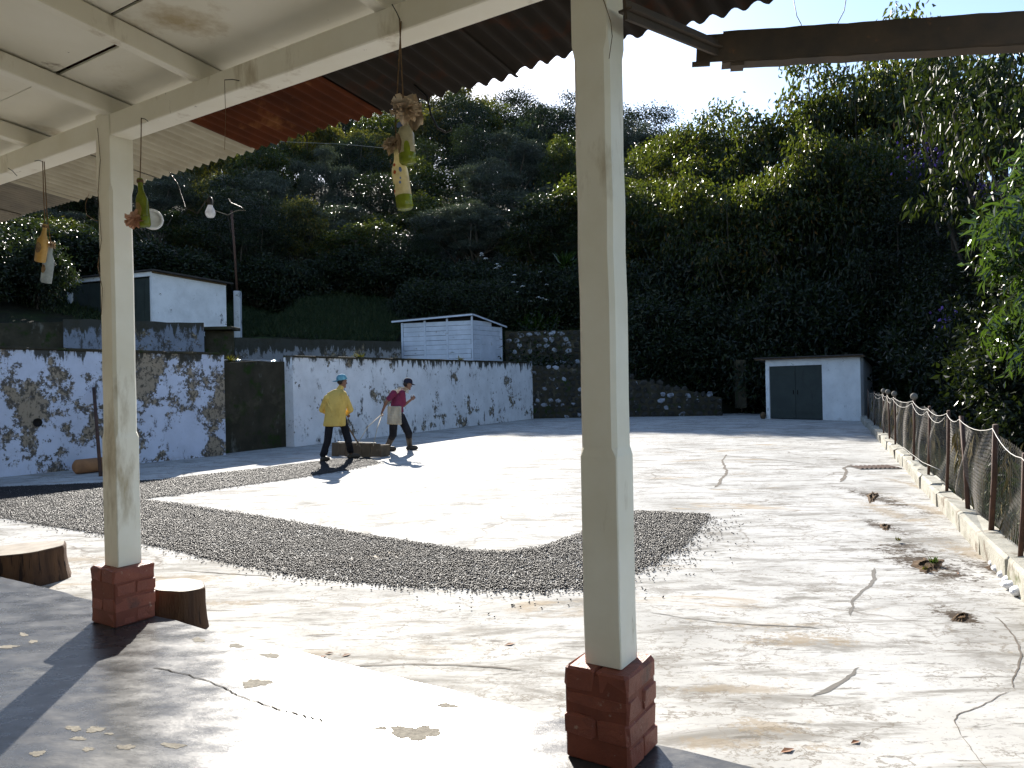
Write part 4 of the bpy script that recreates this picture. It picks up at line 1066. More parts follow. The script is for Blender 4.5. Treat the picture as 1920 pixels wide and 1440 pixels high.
for k, (px, py, a) in enumerate([(1790, 1073, .2), (1797, 1077, 1.2), (1595, 1125 + 270, .4), (1463, 1412, .4), (945, 1211, .5), (608, 1227, .3), (572, 1233, .2), (596, 1236, 1.), (640, 1232, .8), (1105, 1090, 1)]):
    base = 0.0
    c = G(px, py, base); r_ = rnd.uniform(.02, .035)
    vs = [(0, 0, 0), (r_, r_ * .45, .005), (2 * r_, 0, .001), (r_, -r_ * .45, .004)]
    R = Matrix.Rotation(a, 3, 'Z')
    o = MB().add([c + R @ Vector(v) + UPV * .002 for v in vs], [(0, 1, 2), (0, 2, 3)]).build('dry_leaf', 'brownleaf')
    tag(o, 'single curled brown dry leaf lying on the yard', 'leaf', 'dry leaves on the yard')

# stumps used as seats along the veranda edge
def stump(px, rad, top, sl, label, seed, dd=0.02, lob=0.0):
    r = random.Random(seed)
    c0 = V(onD(px, 1150, fe).dot(AX), fe + rad + .03 + dd, 0)
    n = 40; ph = [r.uniform(0, 6) for _ in range(4)]
    root = thing('tree_stump', c0, label, 'stump', 'sawn stumps along the veranda edge')
    vs, fs = [], []
    rings = [(0, 1.10), (.25, 1.04), (.6, 1.0), (.93, .99), (1.0, .965)]
    for kz, kr in rings:
        for i in range(n):
            a = 2 * math.pi * i / n
            rr = rad * kr * (1 + .05 * math.sin(2 * a + ph[0]) + .045 * math.sin(3 * a + ph[1]) + .025 * math.sin(7 * a + ph[2]) + lob * max(0, math.cos(a * 2 + ph[3])) ** 6 + r.uniform(-.008, .008))
            x, y = rr * math.cos(a), rr * math.sin(a)
            z = kz * (top + sl * x)
            vs.append(c0 + Vector((x, y, z)))
    for q in range(len(rings) - 1):
        for i in range(n):
            j = (i + 1) % n; fs.append((q * n + i, q * n + j, q * n + n + j, q * n + n + i))
    MB().add(vs, fs + [tuple(range(n - 1, -1, -1)), tuple(range(4 * n, 5 * n))], False).build('bark', 'stump', root)
    tv_ = [v.lerp(c0 + Vector((0, 0, top)), .03) + UPV * .003 for v in vs[-n:]]
    MB().add(tv_, [tuple(range(n))]).build('cut_face', 'stumptop', root)
stump(272, .155, .25, -.10, 'short sawn stump with slanted top right beside the far brick pedestal', 3)
stump(-38, .265, .245, .02, 'broad sawn stump standing alone along the veranda edge', 8, 0.0, .08)

# coffee spread to dry: beans too many to count
def poly_in(pts, x, y):
    ins = np.zeros(len(x), bool); n = len(pts); j = n - 1
    for i in range(n):
        xi, yi, xj, yj = pts[i][0], pts[i][1], pts[j][0], pts[j][1]
        ins ^= ((yi > y) != (yj > y)) & (x < (xj - xi) * (y - yi) / (yj - yi + 1e-12) + xi); j = i
    return ins
near_edge = [(-160, 950), (0, 972), (200, 1004), (400, 1050), (560, 1082), (750, 1100), (900, 1105), (1000, 1107), (1090, 1102), (1190, 1076), (1280, 1028), (1328, 972)]
far_edge = [(1322, 966), (1200, 960), (1150, 978), (1090, 1004), (1030, 1026), (950, 1038), (880, 1035), (700, 1008), (500, 972), (330, 946), (262, 938)]
leg = [(300, 932), (430, 914), (560, 896), (650, 882), (712, 868), (690, 858), (620, 862), (500, 877), (300, 900), (150, 908), (0, 914), (-160, 918)]
poly = [G(x, y) for x, y in near_edge + far_edge + leg]
xs_, ys_ = [p.x for p in poly], [p.y for p in poly]
nb = 800000
X = rng.uniform(min(xs_), max(xs_), nb); Y = rng.uniform(min(ys_), max(ys_), nb)
ok = poly_in([(p.x, p.y) for p in poly], X, Y)
X, Y = X[ok], Y[ok]
area = (max(xs_) - min(xs_)) * (max(ys_) - min(ys_)) * ok.mean()
keep = rng.random(len(X)) < min(1, 10500 * area / len(X)); X, Y = X[keep], Y[keep]
# raked ridges and thin spots
dens = 0.78 + 0.16 * np.sin((X * .55 + Y) * 9 + np.sin(X * 1.7) * 1.5) + 0.30 * np.sin(X * 23 + 3 * np.sin(Y * 11)) * np.sin(Y * 27 + 2 * np.sin(X * 9))
k_ = rng.random(len(X)) < dens; X, Y = X[k_], Y[k_]
jit = np.where(rng.random(len(X)) < .10, .06, .015); X = X + rng.normal(size=len(X)) * jit; Y = Y + rng.normal(size=len(X)) * jit
def along(px, n, sd):
    g = np.array([[G(x, y).x, G(x, y).y] for x, y in px]); i = rng.integers(0, len(g) - 1, n); q = rng.random(n)[:, None]
    return g[i] * (1 - q) + g[i + 1] * q + rng.normal(size=(n, 2)) * sd
ex = np.concatenate([along(far_edge, 9000, .026), along(near_edge[1:], 1500, .07), along(near_edge[6:], 260, .22), along(leg[:5], 1200, .08), along(near_edge[-3:], 420, .2)])
X, Y = np.concatenate([X, ex[:, 0]]), np.concatenate([Y, ex[:, 1]])
n = len(X); Zb = 0.0075 + np.where(rng.random(n) < .25, .006, 0)
# bean = squashed four-sided bipyramid
R6 = np.array([[1, 0, 0], [0, 1, 0], [-1, 0, 0], [0, -1, 0], [0, 0, .8], [0, 0, -.8]])
rad = rng.uniform(.0060, .0082, n)[:, None, None]; ang = rng.uniform(0, 6.28, n); tl = rng.normal(size=n) * .35
bv = R6[None] * np.array([[[1.25, .9, 1.0]]]) * rad
bv = np.stack([bv[..., 0], bv[..., 1], bv[..., 2] + bv[..., 0] * tl[:, None]], -1)
ca, sa = np.cos(ang)[:, None], np.sin(ang)[:, None]
bv = np.stack([bv[..., 0] * ca - bv[..., 1] * sa + X[:, None], bv[..., 0] * sa + bv[..., 1] * ca + Y[:, None], bv[..., 2] + Zb[:, None]], -1)
T = np.array([[i, (i + 1) % 4, 4] for i in range(4)] + [[(i + 1) % 4, i, 5] for i in range(4)])
bf = (np.arange(n)[:, None, None] * 6 + T[None]).reshape(-1, 3)
cof = obj('coffee_beans', np_mesh('coffee_beans', bv.reshape(-1, 3), bf, 'bean', True))
tag(cof, 'dark coffee beans spread in a raked band to dry on the yard', 'coffee', kind='stuff')
print('beans', n)

# ================================================================== hanging bottles
HD = BD0 - 0.035
def orient(a, b):
    """matrix with local z from a (bottom) to b (top), origin at a"""
    d = (b - a); return Matrix.Translation(a) @ d.to_track_quat('Z', 'Y').to_matrix().to_4x4()
def bottle(top_px, bot_px, mat, label, string_px, base_mat=None, D=HD, prof=None, rs=1.0):
    t, b = onD(*top_px, D), onD(*bot_px, D)
    h = (t - b).length; Mx = orient(b, t)
    root = thing('hanging_bottle', b, label, 'bottle')
    r = 0.0305 * rs
    p = [(r * .86, 0), (r, h * .03), (r, h * .50), (r * .97, h * .56), (r * .72, h * .645), (r * .48, h * .72), (r * .42, h * .80), (r * .38, h * .955), (r * .46, h * .958), (r * .46, h * .995), (r * .3, h)]
    g = MB().lathe(p, 20, Mx).build('glass_body', mat, root)
    if base_mat:
        MB().lathe([(r * .88, -0.001), (r * 1.025, h * .028), (r * 1.025, h * .16), (r * 1.01, h * .175)], 20, Mx).build('unpainted_base', base_mat, root)
    sp = [onD(*q, D) for q in string_px] + [t - (t - b) * .05]
    MB().tube(sp, .0028, 5).build('string', 'string', root)
    MB().tube([t - (t - b) * k for k in (.03, .05, .07, .09)], [r * .52, r * .56, r * .56, r * .5], 10).build('knot', 'string', root)
    return root, Mx, h, r
def decal(root, Mx, h, r, kz, ang, w, hh, mat, n=7):
    vs, fs = [], []
    for i in range(n + 1):
        for j in range(2):
            a = ang + w * (i / n - .5); e = math.sqrt(max(0, 1 - (2 * i / n - 1) ** 2)) * .5 + .02
            vs.append(Mx @ Vector(((r + .0012) * math.cos(a), (r + .0012) * math.sin(a), kz * h + hh * (e if j else -e))))
    for i in range(n): fs.append((2 * i, 2 * i + 2, 2 * i + 3, 2 * i + 1))
    MB().add(vs, fs).build('painted_motif', mat, root)
def crepe(root, c, R_, mat, seed, n=46, ax=None, flat_=0.5, name='paper_flower'):
    r = random.Random(seed); vs, fs = [], []
    for i in range(n):
        d = Vector((r.gauss(0, 1), r.gauss(0, 1), r.gauss(0, .8))).normalized()
        s_ = d.orthogonal().normalized(); q = d.cross(s_)
        L_ = R_ * r.uniform(.6, 1.05); w = R_ * r.uniform(.3, .55)
        o = len(vs); k = r.uniform(.1, .3) * R_
        vs += [c, c + d * L_ * .6 + s_ * w * .6 + q * k, c + d * L_ + s_ * w * .3 - q * k * .4, c + d * L_ * 1.02 - s_ * w * .3 + q * k * .6, c + d * L_ * .6 - s_ * w * .6 - q * k * .5]
        fs += [(o, o + 1, o + 2), (o, o + 2, o + 3), (o, o + 3, o + 4)]
    return MB().add(vs, fs).build(name, mat, root)
cam_ang = math.atan2(-NX.y, -NX.x)
def face_ang(Mx):
    d = (Mx.inverted().to_3x3() @ (-NX)); return math.atan2(d.y, d.x)
b_, Mx, h, r = bottle((85, 420), (75, 491), 'g_yellow', 'amber painted bottle hanging above a bluish one from the beam', [(80, 302), (82, 370)])
decal(b_, Mx, h, r, .38, face_ang(Mx) + .4, 1.3, .06, 'decal_brown'); decal(b_, Mx, h, r, .55, face_ang(Mx) - .5, .7, .03, 'decal_brown')
b_, Mx, h, r = bottle((96, 456), (86, 530), 'g_blue', 'frosted bluish bottle with a pale cloth bow hanging beside the amber bottle', [(83, 303), (88, 400)], D=HD + .05)
crepe(b_, onD(98, 460, HD + .04), .026, 'paper', 3)
decal(b_, Mx, h, r, .35, face_ang(Mx) + .2, 1.2, .05, 'decal_brown')
b_, Mx, h, r = bottle((262, 335), (271, 424), 'g_green', 'yellow green glass bottle with peach cloth flower hanging beside the far post', [(265, 221), (264, 290)], 'g_lime')
decal(b_, Mx, h, r, .32, face_ang(Mx) + .1, 1.5, .075, 'g_yellow')
crepe(b_, onD(252, 410, HD - .045), .052, 'pinkcloth', 5, 40, name='cloth_flower')
dc = onD(285, 411, HD + .05)
dq = Matrix.Translation(dc) @ (Vector((.55, -.8, .1))).to_track_quat('Z', 'Y').to_matrix().to_4x4()
rim = [dq @ Vector((.048 * math.cos(k * math.pi / 12), .048 * math.sin(k * math.pi / 12), 0)) for k in range(25)]
dish = tag(MB().tube(rim, .0085, 8).lathe([(.030, -.012), (.042, -.006), (.046, -.004), (.042, -.008), (.030, -.014)], 24, dq).build('plastic_dish', 'whiteplastic'), 'white rimmed plastic dish tied behind the yellow green bottle', 'dish')
b_, Mx, h, r = bottle((757, 206), (765, 306), 'g_cream', 'cream painted bottle with lime base under a big crepe paper flower', [(749, 36), (752, 110), (755, 170)], 'g_lime', rs=1.05)
decal(b_, Mx, h, r, .36, face_ang(Mx) - .5, 1.2, .075, 'decal_brown'); decal(b_, Mx, h, r, .22, face_ang(Mx) + .7, .8, .06, 'g_lime'); decal(b_, Mx, h, r, .68, face_ang(Mx), 1.2, .02, 'decal_blue')
crepe(b_, onD(758, 205, HD - .03), .062, 'paper', 7, 60)
# torn sheet of crepe paper above it
r7 = random.Random(4); vs, fs = [], []; nA, nB = 9, 8
for i in range(nA):
    for j in range(nB):
        px = 752 + (i / (nA - 1)) * 40 * (1 - .5 * (j / (nB - 1)) * 0) + r7.uniform(-2, 2); py = 178 + j / (nB - 1) * 68 + r7.uniform(-3, 3)
        if i > nA - 3: py = py * .6 + 215 * .4
        vs.append(onD(px, py, HD + .045 + .012 * math.sin(i * 1.7 + j)))
for i in range(nA - 1):
    for j in range(nB - 1): fs.append((i * nB + j, i * nB + j + 1, i * nB + nB + j + 1, i * nB + nB + j))
MB().add(vs, fs, True).build('paper_sheet', 'paper', b_)
b_, Mx, h, r = bottle((741, 262), (760, 391), 'g_cream', 'cream bottle painted with small red flowers, hanging lowest', [(752, 40), (747, 130), (742, 230)], 'g_lime', D=HD + .03, rs=1.06)
fa = face_ang(Mx)
for kz, a, w, hh, mt in [(.60, .1, .35, .012, 'decal_red'), (.50, .0, .45, .015, 'decal_red'), (.61, -.9, .3, .01, 'decal_red'), (.32, -.6, .7, .02, 'decal_green'), (.25, -.75, .9, .012, 'decal_red'), (.52, .75, .35, .02, 'decal_blue'), (.34, .5, .3, .012, 'decal_blue'), (.40, .62, .2, .01, 'decal_blue'), (.5, -.95, .3, .03, 'decal_green'), (.68, -.5, .5, .018, 'decal_brown')]:
    decal(b_, Mx, h, r, kz, fa + a, w, hh, mt)
crepe(b_, onD(737, 271, HD + .02), .045, 'paper', 11, 40)
# bare hanging wire, bulb and loose cables
wirething('hanging_wire', [onD(421, 150, bi - .03), onD(423, 220, bi - .03), onD(421, 281, bi - .03)], .0013, 'string', 'bare thin wire hanging straight down from a nail in the beam', 'wire')
bt = P(394, 383, 4.7)
bulb = thing('light_bulb', bt, 'small clear light bulb dangling from a cable under the eave', 'bulb')
MB().lathe([(.006, -.085), (.020, -.082), (.029, -.068), (.031, -.052), (.026, -.034), (.017, -.016), (.014, -.004)], 16, Matrix.Translation(bt)).build('globe', 'g_bulb', bulb)
MB().lathe([(.016, -.006), (.017, .004), (.017, .03), (.009, .045)], 14, Matrix.Translation(bt)).build('socket', 'blackwire', bulb)
MB().tube([onRoof(318, 322) - UPV * .004, P(333, 345, 4.72), P(347, 388, 4.72), P(370, 400, 4.72), P(385, 378, 4.71), bt + UPV * .04], .0035, 5).build('cable', 'blackwire', bulb)
wirething('loose_cable', [P(398, 393, 4.72), P(415, 399, 4.75), P(427, 403, 4.78), P(440, 396, 4.8), P(448, 394, 4.8), P(460, 395, 4.8), P(452, 388, 4.8), P(433, 380, 4.8), P(428, 372, 4.8)], .002, 'palewire', 'pale loose cable curling out beside the light bulb', 'cable')
wirething('loose_cable', [onRoof(167, 362) , P(160, 384, 4.9), P(162, 402, 4.85), P(175, 412, 4.7), onD(184, 414, dL + .044)], .0022, 'string', 'thin stray wire looping from the far post to the eave', 'cable')

# ================================================================== people
def blob(name, fn, voxel, mat, parent, smooth=6):
    mb = MB(); fn(mb)
    me = mb.mesh('tmp'); o = bpy.data.objects.new('tmp', me); C.objects.link(o)
    md = o.modifiers.new('r', 'REMESH'); md.mode = 'VOXEL'; md.voxel_size = voxel; md.use_smooth_shade = True
    ms = o.modifiers.new('s', 'SMOOTH'); ms.iterations = smooth; ms.factor = .5
    dg_ = bpy.context.evaluated_depsgraph_get()
    ev = o.evaluated_get(dg_); m2 = bpy.data.meshes.new_from_object(ev)
    bpy.data.objects.remove(o); bpy.data.meshes.remove(me)
    root = parent
    while root.parent: root = root.parent
    m2.transform(Matrix.Translation(-ROOT[root.name])); m2.materials.clear(); m2.materials.append(M[mat]); m2.name = name
    for p in m2.polygons: p.use_smooth = True
    ob = bpy.data.objects.new(name, m2); C.objects.link(ob); ob.parent = parent
    return ob
def cap(mb, p0, r0, p1, r1, n=12):
    p0, p1 = Vector(p0), Vector(p1); d = (p1 - p0).normalized(); pts, rr = [], []
    for a in (-80, -50, -20): pts.append(p0 + d * r0 * math.sin(math.radians(a))); rr.append(r0 * math.cos(math.radians(a)))
    for a in (20, 50, 80): pts.append(p1 + d * r1 * math.sin(math.radians(a))); rr.append(r1 * math.cos(math.radians(a)))
    mb.tube(pts, rr, n)
def loft(mb, rings, fx, fy, seg=20):
    """rings: (centre, half width along fx, half depth along fy)"""
    vs, fs = [], []
    for c, a, b in rings:
        for k in range(seg):
            t = 2 * math.pi * k / seg
            ct, st = math.cos(t), math.sin(t); e = 0.8
            vs.append(Vector(c) + fx * a * math.copysign(abs(ct) ** e, ct) + fy * b * math.copysign(abs(st) ** e, st))
    for i in range(len(rings) - 1):
        for k in range(seg):
            j = (k + 1) % seg; fs.append((i * seg + k, i * seg + j, i * seg + seg + j, i * seg + seg + k))
    mb.add(vs, fs + [tuple(range(seg - 1, -1, -1)), tuple(range(len(vs) - seg, len(vs)))], True)
def hand(mb, wrist, d, nrm_, s=1.0):
    """palm + five fingers; d = pointing direction, nrm_ = back of hand normal; fingers curl towards -nrm_"""
    d = d.normalized(); n = (nrm_ - d * nrm_.dot(d)).normalized(); w = d.cross(n)
    cap(mb, wrist, .024 * s, wrist + d * .03 * s, .027 * s)
    mb.ell(wrist + d * .055 * s, (.042 * s, .040 * s, .017 * s), Matrix((w, d, n)).transposed())
    for k, (ofs, L_) in enumerate([(-.031, .062), (-.011, .074), (.010, .070), (.029, .054)]):
        p = wrist + d * .088 * s + w * ofs * s
        a = p + (d * .8 - n * .6).normalized() * L_ * .45 * s; b = a + (d * .1 - n).normalized() * L_ * .35 * s; c = b + (-d * .8 - n * .5).normalized() * L_ * .28 * s
        cap(mb, p, .0095 * s, a, .009 * s, 8); cap(mb, a, .009 * s, b, .0085 * s, 8); cap(mb, b, .0085 * s, c, .0075 * s, 8)
    p = wrist + d * .035 * s - w * .036 * s; a = p + (d * .7 - w * .6 - n * .5).normalized() * .036 * s; b = a + (d * .7 - n * .8 + w * .2).normalized() * .03 * s
    cap(mb, p, .0115 * s, a, .0105 * s, 8); cap(mb, a, .0105 * s, b, .009 * s, 8)
def head(mb, c, f, up, s=1.0):
    """c = head centre, f = facing, up"""
    f = (f - up * f.dot(up)).normalized(); r = f.cross(up)
    R3 = Matrix((r, f, up)).transposed()
    mb.ell(c + up * .018 * s, (.074 * s, .092 * s, .092 * s), R3, 18, 12)
    mb.ell(c + f * .022 * s - up * .045 * s, (.056 * s, .066 * s, .070 * s), R3, 16, 10)
    cap(mb, c + f * .088 * s + up * .012 * s, .008 * s, c + f * .107 * s - up * .022 * s, .013 * s, 8)      # nose
    cap(mb, c + f * .078 * s + r * .035 * s + up * .03 * s, .010 * s, c + f * .078 * s - r * .035 * s + up * .03 * s, .010 * s, 8)   # brow
    cap(mb, c + f * .086 * s + r * .016 * s - up * .052 * s, .008 * s, c + f * .086 * s - r * .016 * s - up * .052 * s, .008 * s, 8)   # lips
    mb.ell(c + f * .075 * s - up * .09 * s, (.026 * s, .02 * s, .022 * s), R3, 10, 8)        # chin
    for q in (-1, 1): mb.ell(c + r * .078 * s * q - f * .005 * s - up * .01 * s, (.012 * s, .022 * s, .034 * s), R3, 8, 6)
def capmesh(parent, c, f, up, mat, s=1.0, brim=None):
    up = up.normalized(); f = (f - up * f.dot(up)).normalized(); r = f.cross(up); vs, fs = [], []; n = 20; rings = 7
    for i in range(rings):
        a = math.radians(90 * i / (rings - 1))
        for k in range(n):
            t = 2 * math.pi * k / n
            vs.append(c + up * (.012 + .105 * s * math.sin(a)) + (r * math.cos(t) * .085 + f * math.sin(t) * .102) * s * max(.02, math.cos(a) ** .7))
    for i in range(rings - 1):
        for k in range(n):
            j = (k + 1) % n; fs.append((i * n + k, i * n + j, i * n + n + j, i * n + n + k))
    fs.append(tuple(range(len(vs) - n, len(vs))))
    crown_ = MB().add(vs, fs, True).build('cap', mat, parent)
    bf_ = f if brim is None else (brim - up * brim.dot(up)).normalized(); br = bf_.cross(up); vs, fs = [], []; m = 9
    for i in range(m):
        t = math.radians(-62 + 124 * i / (m - 1)); e = math.cos(t)
        p0 = c + (bf_ * math.cos(t) * .098 + br * math.sin(t) * .085) * s + up * .016
        p1 = p0 + bf_ * .075 * s * e ** .5 - up * (.016 + .012 * abs(math.sin(t)))
        vs += [p0, p1, p0 + up * .005, p1 + up * .005]
    for i in range(m - 1):
        a = i * 4; b = a + 4; fs += [(a, b, b + 1, a + 1), (a + 2, a + 3, b + 3, b + 2), (a + 1, b + 1, b + 3, a + 3)]
    MB().add(vs, fs, True).build('brim', mat, crown_)
def boot(mb, ankle, toe_dir, s=1.0):
    t = toe_dir.normalized(); a = flat(ankle); r = t.cross(UPV)
    R3 = Matrix((r, t, UPV)).transposed()
    mb.ell(a + t * .055 + UPV * .052, (.045 * s, .125 * s, .050 * s), R3, 14, 8)
    mb.ell(a + t * .13 + UPV * .040, (.046 * s, .062 * s, .038 * s), R3, 12, 8)
    mb.ell(a - t * .03 + UPV * .045, (.04 * s, .05 * s, .043 * s), R3, 12, 8)
    cap(mb, a + UPV * .07, .047 * s, Vector(ankle) + UPV * .04, .047 * s)

# --- man in the yellow shirt, seen from behind
ZY = G(634, 866).y
def Jy(px, py, dy=0.0): return P(px, py, ZY + dy)
yman = thing('person', flat(Jy(634, 866)), 'person in yellow shirt and pale blue cap seen from behind, steering a drag box', 'person')
FY = Vector((.42, .9, 0)).normalized(); RY = Vector((FY.y, -FY.x, 0))
fl, fr = G(606, 866), G(658, 860)
hipL, hipR = Jy(619, 786, -.02), Jy(642, 786, .05)
knL, knR = Jy(614, 828, .05), Jy(653, 826, .12)
anL, anR = fl + UPV * .10, fr + UPV * .11
shL, shR = Jy(613, 747, -.03), Jy(648, 747, .03)
elL, elR = Jy(604, 768, .10), Jy(657, 768, .12)
hdL, hdR = Jy(622, 779, .34), Jy(647, 778, .40)
hc = Jy(641, 716, .03); neck0, neck1 = Jy(632, 736, 0), Jy(640, 724, .03)
waist, chest = Jy(630, 775, .01), Jy(631, 750, 0)
headf = Vector((.75, .6, -.25)).normalized()
def yb(mb):
    head(mb, hc, headf, Vector((.10, .06, 1)).normalized(), .98)
    cap(mb, neck0, .052, neck1, .05)
    loft(mb, [(Jy(631, 739), .10, .07), (Jy(631, 747), .16, .09), (waist, .125, .09), (Jy(630, 790), .13, .095)], RY, FY)
    for a, b, c_, d_h in ((shL, elL, hdL, FY), (shR, elR, hdR, FY)):
        cap(mb, a, .045, b, .038); cap(mb, b, .036, c_, .026); hand(mb, c_, d_h, UPV)
    for a, b, c_ in ((hipL, knL, anL), (hipR, knR, anR)): cap(mb, a, .07, b, .048); cap(mb, b, .045, c_, .036)
    for c_, t in ((anL, FY), (anR, Vector((.8, .5, 0)))): cap(mb, flat(c_) + UPV * .05, .03, flat(c_) + UPV * .045 + t.normalized() * .12, .025)
blob('body', yb, .007, 'skin', yman, 3)
def ys(mb):
    loft(mb, [(Jy(634, 730, .0), .075, .07), (Jy(633, 733), .135, .09), (Jy(632, 736), .195, .105), (Jy(631, 741), .228, .12), (Jy(630, 757), .218, .135), (Jy(629, 772), .205, .14), (Jy(628, 786), .212, .15), (Jy(627, 796), .222, .158), (Jy(627, 799), .216, .152)], RY, FY)
    cap(mb, neck0 - UPV * .01, .066, Jy(639, 727, .02), .062)
    for a, b, c_ in ((shL, elL, hdL), (shR, elR, hdR)):
        cap(mb, a, .070, b, .064); cap(mb, b, .062, b.lerp(c_, .86), .046)
    for k in range(7):
        z = 750 + k * 6
        cap(mb, Jy(612 + 4 * k, z, -.125), .010, Jy(617 + 4 * k, z + 14, -.14), .010, 8)
blob('shirt', ys, .011, 'yellow', yman, 5)
def yt(mb):
    loft(mb, [(Jy(630, 776), .14, .10), (Jy(630, 790), .165, .115), (Jy(630, 800), .168, .12)], RY, FY)
    for a, b, c_ in ((hipL, knL, anL), (hipR, knR, anR)):
        cap(mb, a, .088, b, .074); cap(mb, b, .073, c_ + UPV * .04, .064)
        cap(mb, b.lerp(c_, .62), .074, b.lerp(c_, .72), .074)
blob('trousers', yt, .011, 'trousers', yman, 4)
for a, t in ((anL, FY), (anR, Vector((.85, .45, 0)))):
    blob('shoe', lambda mb: boot(mb, a, t), .008, 'boot', yman, 3)
capmesh(yman, hc + UPV * .028, headf, Vector((-.08, -.10, 1)), 'bluecap', 1.04, Vector((-.95, -.25, 0)))
blob('hair', lambda mb: mb.ell(hc + UPV * .012 - headf * .02, (.079, .079, .075)), .009, 'hair', yman, 2)

# --- man in the maroon shirt, hauling
ZM = G(752, 848).y
def Jm(px, py, dy=0.0): return P(px, py, ZM + dy)
mman = thing('person', flat(Jm(752, 848)), 'person in maroon shirt and navy cap leaning forward, hauling ropes over the shoulder', 'person')
FM = Vector((.93, .37, 0)).normalized(); RM = Vector((FM.y, -FM.x, 0))
f1, f2 = G(727, 846), G(768, 844)
hip1, hip2 = Jm(738, 783, -.08), Jm(752, 783, .10)
kn1, kn2 = Jm(737, 815, -.06), Jm(766, 812, .10)
an1, an2 = f1 + UPV * .11, f2 + UPV * .11
sh1, sh2 = Jm(738, 737, -.17), Jm(760, 737, .15)
el1, el2 = Jm(724, 754, -.22), Jm(757, 760, -.02)
ha1, ha2 = Jm(718, 769, -.16), Jm(770, 750, -.05)
hcm = Jm(764, 721, 0)
fm = (FM + Vector((0, 0, -.22))).normalized(); upm = Vector((.22, .08, 1)).normalized()
sh2 = Jm(757, 738, .14); shN = Jm(754, 737, -.15)
def mb_(mb):
    head(mb, hcm, fm, upm, .95)
    cap(mb, Jm(752, 735, 0), .05, Jm(761, 728, 0), .048)
    loft(mb, [(Jm(751, 733), .08, .07), (Jm(748, 740), .15, .09), (Jm(746, 757), .13, .09), (Jm(745, 772), .12, .09), (Jm(745, 786), .125, .10)], RM, FM)
    for a, b, c_, d_h, nn in ((sh1, el1, ha1, Vector((-.45, 0, -.9)), Vector((-.8, -.3, .4))), (shN, el2, ha2, Vector((.75, .2, .6)), Vector((.3, -.9, 0)))):
        cap(mb, a, .046, b, .040); cap(mb, b, .040, c_, .027); hand(mb, c_, d_h, nn)
    for a, b, c_ in ((hip1, kn1, an1), (hip2, kn2, an2)): cap(mb, a, .07, b, .046); cap(mb, b, .043, c_, .034)
    for c_ in (an1, an2): cap(mb, flat(c_) + UPV * .05, .03, flat(c_) + UPV * .045 + FM * .12, .025)
blob('body', mb_, .007, 'skin', mman, 3)
def ms_(mb):
    loft(mb, [(Jm(753, 731), .085, .07), (Jm(750, 736), .165, .10), (Jm(747, 744), .19, .125), (Jm(745, 757), .165, .135), (Jm(744, 766), .16, .13), (Jm(745, 773), .165, .13)], RM, FM)
    cap(mb, sh1, .072, sh1.lerp(el1, .62), .062); cap(mb, shN, .075, shN.lerp(el2, .8), .066)
    cap(mb, Jm(751, 735), .064, Jm(757, 731), .06)
blob('shirt', ms_, .011, 'maroon', mman, 5)
def mt_(mb):
    loft(mb, [(Jm(745, 768), .13, .10), (Jm(745, 780), .16, .125), (Jm(746, 792), .165, .13)], RM, FM)
    for a, b in ((hip1, kn1), (hip2, kn2)): cap(mb, a, .106, b, .084)
    for b, c_ in ((kn1, an1), (kn2, an2)): cap(mb, b, .084, b.lerp(c_, .35), .074)
blob('trousers', mt_, .011, 'trousers', mman, 4)
for (b, a) in ((kn1, an1), (kn2, an2)):
    def bt_(mb, a=a, b=b):
        boot(mb, a, FM, 1.1); cap(mb, a, .058, b.lerp(a, .28), .078)
    blob('rubber_boot', bt_, .009, 'boot', mman, 3)
capmesh(mman, hcm + upm * .024, fm, upm, 'navycap', 1.0)
blob('hair', lambda mb: mb.ell(hcm + upm * .01 - fm * .022, (.076, .076, .07)), .009, 'hair', mman, 2)
# sack cloth hung from the waist
def sk(mb):
    a, b, c_, d_ = Jm(729, 764, -.19), Jm(750, 764, -.17), Jm(751, 794, -.18), Jm(728, 793, -.20)
    for u in range(7):
        for v_ in range(7):
            p = a.lerp(b, u / 6).lerp(d_.lerp(c_, u / 6), v_ / 6) + Vector((0, .02 * math.sin(u * 1.4 + v_ * .5), 0)); mb.ell(p, (.035, .03, .035), seg=8, rings=6)
blob('sack_apron', sk, .012, 'sack', mman, 4)
# folded ropes over the shoulder
for k in range(4):
    o_ = k * .028
    MB().tube([Jm(727 + k, 749 + k * 1.2, -.215), Jm(733 + k, 738 + k * 1.6, -.20), Jm(741, 731 + k * 2.2, -.19 + o_ * .2), Jm(752, 726.5 + k * 2.8, -.18), Jm(760, 727 + k * 2.6, -.16), Jm(766, 730 + k * 2.4, -.08)], .008, 6).build('shoulder_rope', 'rope', mman)

# --- wooden drag box
bz = G(672, 868)
box = thing('drag_box', bz, 'dusty wooden drag scraper box on the ground between the two walking men', 'scraper')
b0_, b1_ = G(623, 855), G(713, 858)
db = (b1_ - b0_).normalized(); nb_ = Vector((-db.y, db.x, 0)); Lb = (b1_ - b0_).length
hb = .27
for i in range(6):
    bow = lambda q: -.07 * math.sin(math.pi * q)
    a, b = b0_.lerp(b1_, i / 6) + nb_ * bow(i / 6), b0_.lerp(b1_, (i + 1) / 6) + nb_ * bow((i + 1) / 6)
    de = (b - a).normalized()
    MB().bbox((a + b) / 2 + UPV * (hb / 2 + .004 + .01 * (i % 2)), (b - a).length - .004, .03, hb - .02 * (i % 2), de, Vector((-de.y, de.x, 0)), .006, (UPV + nb_ * .10).normalized(), .004).build('front_board', 'oldwood', box)
for q in (0.02, .985):
    MB().bbox(b0_.lerp(b1_, q) + nb_ * .17 + UPV * .12, .03, .29, .22, db, nb_, .005, UPV, .003).build('side_board', 'oldwood', box)
